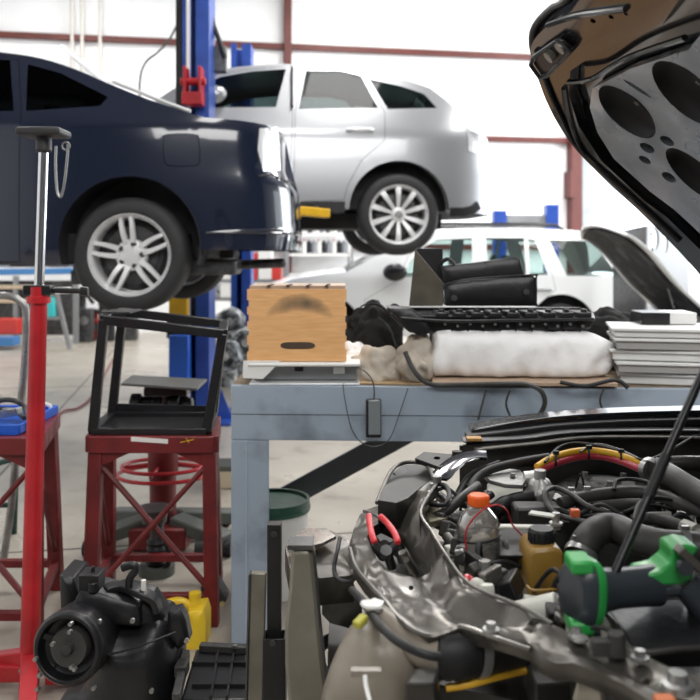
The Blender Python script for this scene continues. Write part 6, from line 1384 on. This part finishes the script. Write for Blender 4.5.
def hplate(name, outline, holes, off, mt, th=.004, grid=.03, wall=0.0, par=fc_, fn=None):
    V, Fc = tri(outline, holes, grid); m = MB(); vs = [m.bm.verts.new(HP(q.x, q.y, off+(fn(q) if fn else 0))) for q in V]
    for f in Fc: m.bm.faces.new([vs[i] for i in f])
    if wall:
        be = [e for e in m.bm.edges if len(e.link_faces) == 1]; r = bmesh.ops.extrude_edge_only(m.bm, edges=be)
        for v in r['geom']:
            if isinstance(v, bmesh.types.BMVert): v.co -= nh*wall
    return m.build(name, mt, par, smooth=50, solid=th)
hood = hplate('hood', ho, [], 0, MATS['hood_black'], grid=.06)
m = MB(); pts = [HP(a, b, .004) for a, b in dense(ho+[ho[0]], .04)[:-1]]; m.tube(pts, .007, 8, closed=True); m.build('hood_rim', MATS['dark_steel'], hood)
ins = shrink(ho, .022)
cen_px = [(604,76),(640,58),(700,36),(760,24),(850,20)]
cen_l = [H(*p) for p in [(601,78),(599,97),(606,123),(623,150),(660,184),(684,201),(720,236)]]
top_l = [H(*p) for p in [(601,78),(640,57),(700,36)]]
aT = top_l[-1][0]
cen = [(.16, cen_l[-1][1])]+cen_l[::-1]+top_l[1:]+[(aT+.02, cb)]
cen = cen+[(a, 2*cb-b) for a, b in cen[::-1] if b > cb+.02]
cen = dense(cen+[cen[0]], .05)[:-1]
chn = shrink(cen, -.055)
def pxell(cx, cy, ra, rb, rot, n=26): return [H(cx+ra*math.cos(t)*math.cos(rot)-rb*math.sin(t)*math.sin(rot), cy+ra*math.cos(t)*math.sin(rot)+rb*math.sin(t)*math.cos(rot), .03) for t in [2*PI*k/n for k in range(n)]]
r1 = math.radians(42)
pits = [pxell(627, 112, 36, 15, r1), pxell(687, 93, 44, 19, r1), pxell(690, 136, 38, 14, r1), pxell(695, 175, 38, 13, r1)]
smalls = [pxell(662, 102, 9, 5, math.radians(28), 14), pxell(667, 141, 8, 4, math.radians(30), 14), pxell(647, 148, 8, 4, math.radians(30), 14), pxell(669, 177, 8, 4, math.radians(32), 14), pxell(637, 89, 17, 1.6, math.radians(35), 14), pxell(684, 68, 18, 1.6, math.radians(35), 14), pxell(645, 160, 7, 3, math.radians(30), 12)]
def centroid(h): return (sum(p[0] for p in h)/len(h), sum(p[1] for p in h)/len(h))
allh = pits+smalls
allh += [[(a, 2*cb-b) for a, b in h] for h in pits+smalls if min(b for a, b in h) > cb+.02]
ok = []
for h in allh:
    if all(inside(p, cen) for p in h) and not any(inside(p, g) for g in ok for p in h) and not any(inside(p, h) for g in ok for p in g): ok.append(h)
lat = [H(*p) for p in [(546,51),(549,43),(573,26),(579,28),(587,35),(584,40),(562,62),(555,64)]]
bandh = [pxell(593, 21, 3.2, 2, .5, 10), pxell(611, 17, 3, 1.8, .5, 10), pxell(626, 14, 2.4, 1.4, .5, 10), pxell(566, 104, 4, 2, 1.0, 10), pxell(574, 118, 4, 2, 1.0, 10)]
frm_h = [chn]+[h for h in bandh if not any(inside(p, chn) for p in h) and all(inside(p, ins) for p in h)]
hplate('hood_frame', ins, frm_h, .030, MATS['hood_black'], grid=.05, wall=.028, par=hood)
hplate('hood_inner_panel', shrink(cen, .004), ok, .030, MATS['hood_panel_sheen'], grid=.035, wall=.02, par=hood, fn=lambda q: .003*noise.noise(Vector((q.x*9, q.y*9, 1))))
for h in ok:
    if len(h) < 20: continue
    cx, cy = centroid(h); m = MB(); rows = []
    for f, o_ in ((1.0, .030), (.93, .020), (.80, .010), (.5, .005), (.02, .004)): rows.append([HP(cx+(a-cx)*f, cy+(b-cy)*f, o_) for a, b in h])
    m.surf(rows, True); m.build('hood_recess', MATS['recess_black'], hood, smooth=60)
V, Fc = tri(lat, [], .05); m = MB(); m.prism([HP(a, b, .034) for a, b in lat], nh*.006); m.build('latch_plate', MATS['black_satin'], hood, bevel=.003)
m = MB(); pts = [HP(a, b, .046) for a, b in lat]; m.tube(pts, .0045, 8, closed=True); m.build('latch_rim', MATS['dark_steel'], hood)
for u, v in ((567, 41), (579, 31.5)):
    a, b = H(u, v); m = MB(); p = HP(a, b, .040); m.cyl(p, p+nh*.014, .013, 14); m.build('latch_stud', mat('stud_grey', (.40, .38, .33), .4, .6), hood)
for px_ in ([(575,78),(578,100),(586,128),(600,150),(640,186),(690,232)], [(548,40),(556,70),(572,108),(590,140),(640,188)], [(560,14),(590,4),(640,-4)], [(580,72),(604,68),(640,46),(700,24)]):
    q = [H(*p) for p in px_]; m = MB(); m.tube(crv([HP(a, b, .033) for a, b in q], 5), .006, 8); m.build('hood_bead', MATS['hood_black'], hood)
for y in (2*cb-1.97+.06, 1.90):
    m = MB(); m.beam(HP(.03, y, .01), HP(.30, y, .012), .03, .012); m.beam(HP(.03, y, .01), (1.22, y, .80), .03, .012); m.build('hood_hinge', MATS['black_satin'], hood)
# prop rod
A0 = P(588, 634, 1.12); B0 = P(703, 372, 1.24); dd = (B0-A0); kk = 0
for i in range(400):
    kk = 1+i*.01; p = A0+dd*kk; q = p-HO
    if q.dot(nh) < .03-.03: break
m = MB(); m.tube([A0-dd*.02, A0+dd*kk], .0062, 10); m.build('prop_rod', MATS['black_satin'], fc_)
m = MB(); m.tube([A0+dd*.50, A0+dd*.66], .0078, 10); m.build('rod_grip', MATS['black_rubber'], fc_)
m = MB(); p = A0; m.box(p, (.03, .02, .018)); m.build('rod_clip', MATS['black_plastic'], fc_, bevel=.003)

# ---- separate things lying in the bay
BYY = 1.50; bc = P(478.5, 0, BYY); zz_ = lambda v: CH-(v-CV)/F*BYY
t = thing('plastic_bottle', 'clear ribbed plastic bottle with orange cap and dark fluid standing in the engine bay', 'bottle', (bc.x, BYY, zz_(596)))
pr = [(0, 596, 0)]
R0 = .0385; prof_ = [(0, 594), (.030, 594), (R0, 590), (R0, 572), (R0*.95, 569), (R0, 566), (R0*.95, 560), (R0, 556), (R0*.95, 551), (R0, 547), (R0*.96, 541), (R0, 538), (R0*1.02, 530), (R0*.97, 522), (R0*.80, 515), (R0*.55, 509), (R0*.40, 506), (.0135, 504), (.0135, 499)]
m = MB(); m.lathe([(r, zz_(v)) for r, v in prof_], (bc.x, BYY, 0), n=40)
bm_ = bpy.data.materials.new('bottle_plastic'); bm_.use_nodes = True; N = bm_.node_tree.nodes; L = bm_.node_tree.links; N.clear()
o_ = N.new('ShaderNodeOutputMaterial'); tr_ = N.new('ShaderNodeBsdfTransparent'); tr_.inputs[0].default_value = (.80, .78, .74, 1); g_ = N.new('ShaderNodeBsdfGlossy'); g_.inputs['Roughness'].default_value = .08; x_ = N.new('ShaderNodeMixShader'); lw = N.new('ShaderNodeLayerWeight'); lw.inputs[0].default_value = .45
df_ = N.new('ShaderNodeBsdfDiffuse'); df_.inputs[0].default_value = (.45, .43, .40, 1); x2_ = N.new('ShaderNodeMixShader'); x2_.inputs[0].default_value = .35; L.new(tr_.outputs[0], x2_.inputs[1]); L.new(df_.outputs[0], x2_.inputs[2])
L.new(lw.outputs['Facing'], x_.inputs[0]); L.new(x2_.outputs[0], x_.inputs[1]); L.new(g_.outputs[0], x_.inputs[2]); L.new(x_.outputs[0], o_.inputs[0])
m.build('body', bm_, t, smooth=60)
m = MB(); m.lathe([(0, zz_(592)), (.034, zz_(592)), (R0*.93, zz_(588)), (R0*.93, zz_(562)), (0, zz_(562))], (bc.x, BYY, 0), n=32); m.build('fluid', mat('dark_fluid', (.07, .035, .022), .15), t)
m = MB(); m.lathe([(0, zz_(505)), (.0175, zz_(505)), (.0185, zz_(504)), (.0180, zz_(496)), (.016, zz_(494.5)), (0, zz_(494))], (bc.x, BYY, 0), n=28)
for k in range(20):
    a_ = 2*PI*k/20; m.box((bc.x+.0182*math.cos(a_), BYY+.0182*math.sin(a_), zz_(500)), (.0022, .0022, .014))
m.build('cap', MATS['orange_cap'], t)
pts = [(bc.x+.040*math.cos(a_), BYY+.040*math.sin(a_), zz_(535-3*math.cos(a_))) for a_ in [2*PI*k/28 for k in range(28)]]
m = MB(); m.tube(pts, .0018, 6, closed=True); m.build('tie_wire', MATS['black_rubber'], t)
m = MB(); m.tube(crv([P(488,590,1.42), P(479,576,1.43), P(468,556,1.44), P(466,532,1.44), P(474,518,1.44), P(486,508,1.44), P(498,505,1.44), P(507,511,1.45), P(512,524,1.47), P(519,532,1.48), P(527,541,1.5)], 6), .0016, 6)
tag(m.build('thin_wire', MATS['wire_red']), 'thin red wire looping over the clear bottle in the engine bay', 'wire')
# pliers
t = thing('pliers', 'pliers with red grips hanging in the headlamp opening', 'pliers', Q(385, 540, .83))
for pts in ([(369,515),(370,524),(372,535),(375,543)], [(380,516),(388,524),(395,534),(398,543)]):
    z0 = .875; m = MB(); m.tube(crv([Q(u, v, z0-i*.008) for i, (u, v) in enumerate(pts)], 5), [.0048]+[.0058]*14+[.0045], 12); m.build('grip', MATS['plier_red'], t)
m = MB(); m.tube([Q(374, 543, .85), Q(382, 551, .835), Q(388, 560, .82)], .006, 8); m.tube([Q(398, 542, .85), Q(390, 550, .835), Q(384, 560, .82)], .006, 8); m.cyl(Q(386, 553, .835), Q(386, 553, .835)+Vector((0, -.008, .008)), .010, 14); m.build('jaws', MATS['dark_steel'], t)
hose_o = MB(); hose_o.tube(crv([Q(364, 511, .85), Q(370, 513, .86), Q(378, 517, .87), Q(384, 523, .86)], 4), .003, 6); hose_o.build('spring', MATS['dark_steel'], t)
# green and black cordless tool
t = thing('cordless_tool', 'green and black cordless work tool lying on the black air box', 'power tool', Q(640, 600, .88))
ax0, ax1 = P(573, 592, 1.13), P(700, 581, 1.20); axd = (ax1-ax0).normalized()
hd = axd.copy(); upv = Vector((0, 0, 1)); sdv = hd.cross(upv).normalized()
def ringo(c, rx, rz, n=8, pw=3.2):
    o = []
    for k in range(28):
        a_ = 2*PI*k/28; cc, ss = math.cos(a_), math.sin(a_); q = (abs(cc)**pw+abs(ss)**pw)**(-1/pw); o.append(c+sdv*(rx*cc*q)+(upv-hd*upv.dot(hd)).normalized()*(rz*ss*q))
    return o
def body_(name, st, mt, pw=2.6):
    m = MB(); rows = [ringo(ax0+hd*d, rx, rz, pw=pw) for d, rx, rz in st]; m.surf(rows, True)
    for rw in (rows[0], rows[-1]): m.bm.faces.new([m.bm.verts.new(p) for p in rw])
    bmesh.ops.remove_doubles(m.bm, verts=m.bm.verts, dist=1e-6); return m.build(name, MATS[mt], t, smooth=40)
body_('head_front', [(-.004, .028, .032), (.004, .034, .042), (.012, .036, .045), (.016, .036, .045)], 'tool_dark', 3)
body_('head_ring', [(.015, .0375, .047), (.024, .037, .046), (.030, .033, .041)], 'tool_green', 3)
body_('barrel', [(.028, .032, .036), (.045, .026, .029), (.07, .0245, .026), (.11, .0245, .0265), (.135, .025, .028)], 'tool_dark', 2.2)
for k in (-1, 1):
    m = MB(); c = ax0+hd*.008+upv*.040*k; m.box(c+Vector((0, -.004, 0)), (.03, .045, .018)); m.build('head_bumper', MATS['tool_green'], t, bevel=.004)
m = MB(); m.prism([P(641,576,1.15), P(641,597,1.15), P(647,598,1.15), P(648,587,1.15), P(684,585,1.15), P(694,578,1.15), P(690,562,1.15), P(700,548,1.15), P(686,545,1.15), P(672,549,1.15), P(672,562,1.15), P(660,572,1.15)], (0, .05, 0)); m.build('green_housing', MATS['tool_green'], t, bevel=.005, seg=3)
m = MB(); m.beam(P(678,548,1.142), P(700,568,1.142), .012, .022, (0, 1, 0)); m.build('handle_plate', MATS['grime_metal'], t, bevel=.002)
m = MB(); m.hexa([P(649,598,1.15), P(684,596,1.15), P(684,596,1.20), P(649,598,1.20), P(649,588,1.15), P(683,586,1.15), P(683,586,1.20), P(649,588,1.20)]); m.build('battery_pack', MATS['tool_dark'], t, bevel=.004)
m = MB(); m.tube([P(684,582,1.165), P(700,600,1.16), P(725,630,1.15)], [.020, .022, .024], 16); m.build('handle', MATS['tool_dark'], t)
m = MB(); p = P(683, 566, 1.14); m.cyl(p, p+Vector((0, -.010, 0)), .010, 14); m.build('trigger', MATS['tool_dark'], t)

# ---- upright steel members at the lower left of the engine bay
SM = 1.93
t = thing('square_post', 'black square steel tube post with bolt holes standing beside the bench leg', 'post', (P(274, 0, SM).x, SM, 0))
pz2 = lambda v, Y=SM: CH-(v-CV)/F*Y
m = MB(); x0, x1 = P(267, 0, SM).x, P(281, 0, SM).x; wq = x1-x0
m.box(((x0+x1)/2, SM+wq/2, pz2(525)/2), (wq, wq, pz2(525))); m.build('inner_tube', mat('post_black', (.022, .022, .022), .45, .2, var=.3, scale=10), t, bevel=.002)
m = MB(); xc = (x0+x1)/2+.003; ws = .046; zt2 = pz2(633)
for dx, dy, a_, b_ in ((-ws/2+.0, ws/2, .005, ws), (ws/2, ws/2, .005, ws), (0, 0, ws, .005), (0, ws, ws, .005)): m.box((xc+dx, SM-.03+dy, zt2/2), (a_, b_, zt2))
m.build('outer_sleeve', MATS['post_black'], t, bevel=.001)
for u, v, Y in ((274, 534, SM), (272.5, 643, SM-.031)):
    m = MB(); p = P(u, v, Y-.003); m.cyl(p, p+Vector((0, -.004, 0)), .0065, 14); m.build('bolt_hole', MATS['dusty_rubber'], t)
t = thing('steel_channel', 'narrow olive-beige steel bar standing left of the black post', 'steel bar', (P(256, 0, 1.95).x, 1.95, 0))
m = MB(); a, b = P(259, 572, 1.96), P(251, 760, 1.93); b.z = 0; m.beam(b, a, .036, .022, (0, 1, 0)); m.build('web', MATS['beige_steel'], t, bevel=.003)
m = MB(); m.beam(b+Vector((-.020, -.004, 0)), a+Vector((-.020, -.004, 0)), .004, .034, (0, 1, 0)); m.build('lip', MATS['dark_steel'], t)
t = thing('bumper_beam', 'wide olive-beige stamped steel beam standing upright right of the black post', 'steel beam', (P(305, 0, 1.6).x, 1.6, 0))
rows = []
for (ul, ur, v, Y) in ((291, 310, 549, 1.50), (291, 313, 557, 1.50), (289, 316, 590, 1.49), (285, 319, 625, 1.48), (285, 323, 665, 1.47), (288, 328, 700, 1.46), (290, 334, 760, 1.45), (292, 338, 1060, 1.425)):
    L_, R2 = P(ul, v, Y), P(ur, v, Y); dpt = .045; z = max(L_.z, 0)
    rows.append([Vector((L_.x, Y+dpt, z)), Vector((L_.x, Y+.006, z)), Vector((L_.x+.006, Y, z)), Vector((R2.x-.006, Y, z)), Vector((R2.x, Y+.006, z)), Vector((R2.x+.002, Y+dpt, z))])
m = MB(); m.surf(rows); m.build('beam_face', MATS['beige_steel'], t, smooth=30, solid=.003)
m = MB(); m.tube([r[4]+Vector((.002, .0, 0)) for r in rows], .003, 6); m.build('beam_edge', MATS['dark_steel'], t)
m = MB(); m.box(rows[0][2].lerp(rows[0][3], .5)+Vector((0, .02, .004)), (.045, .05, .008)); m.build('end_cap', MATS['dark_steel'], t)
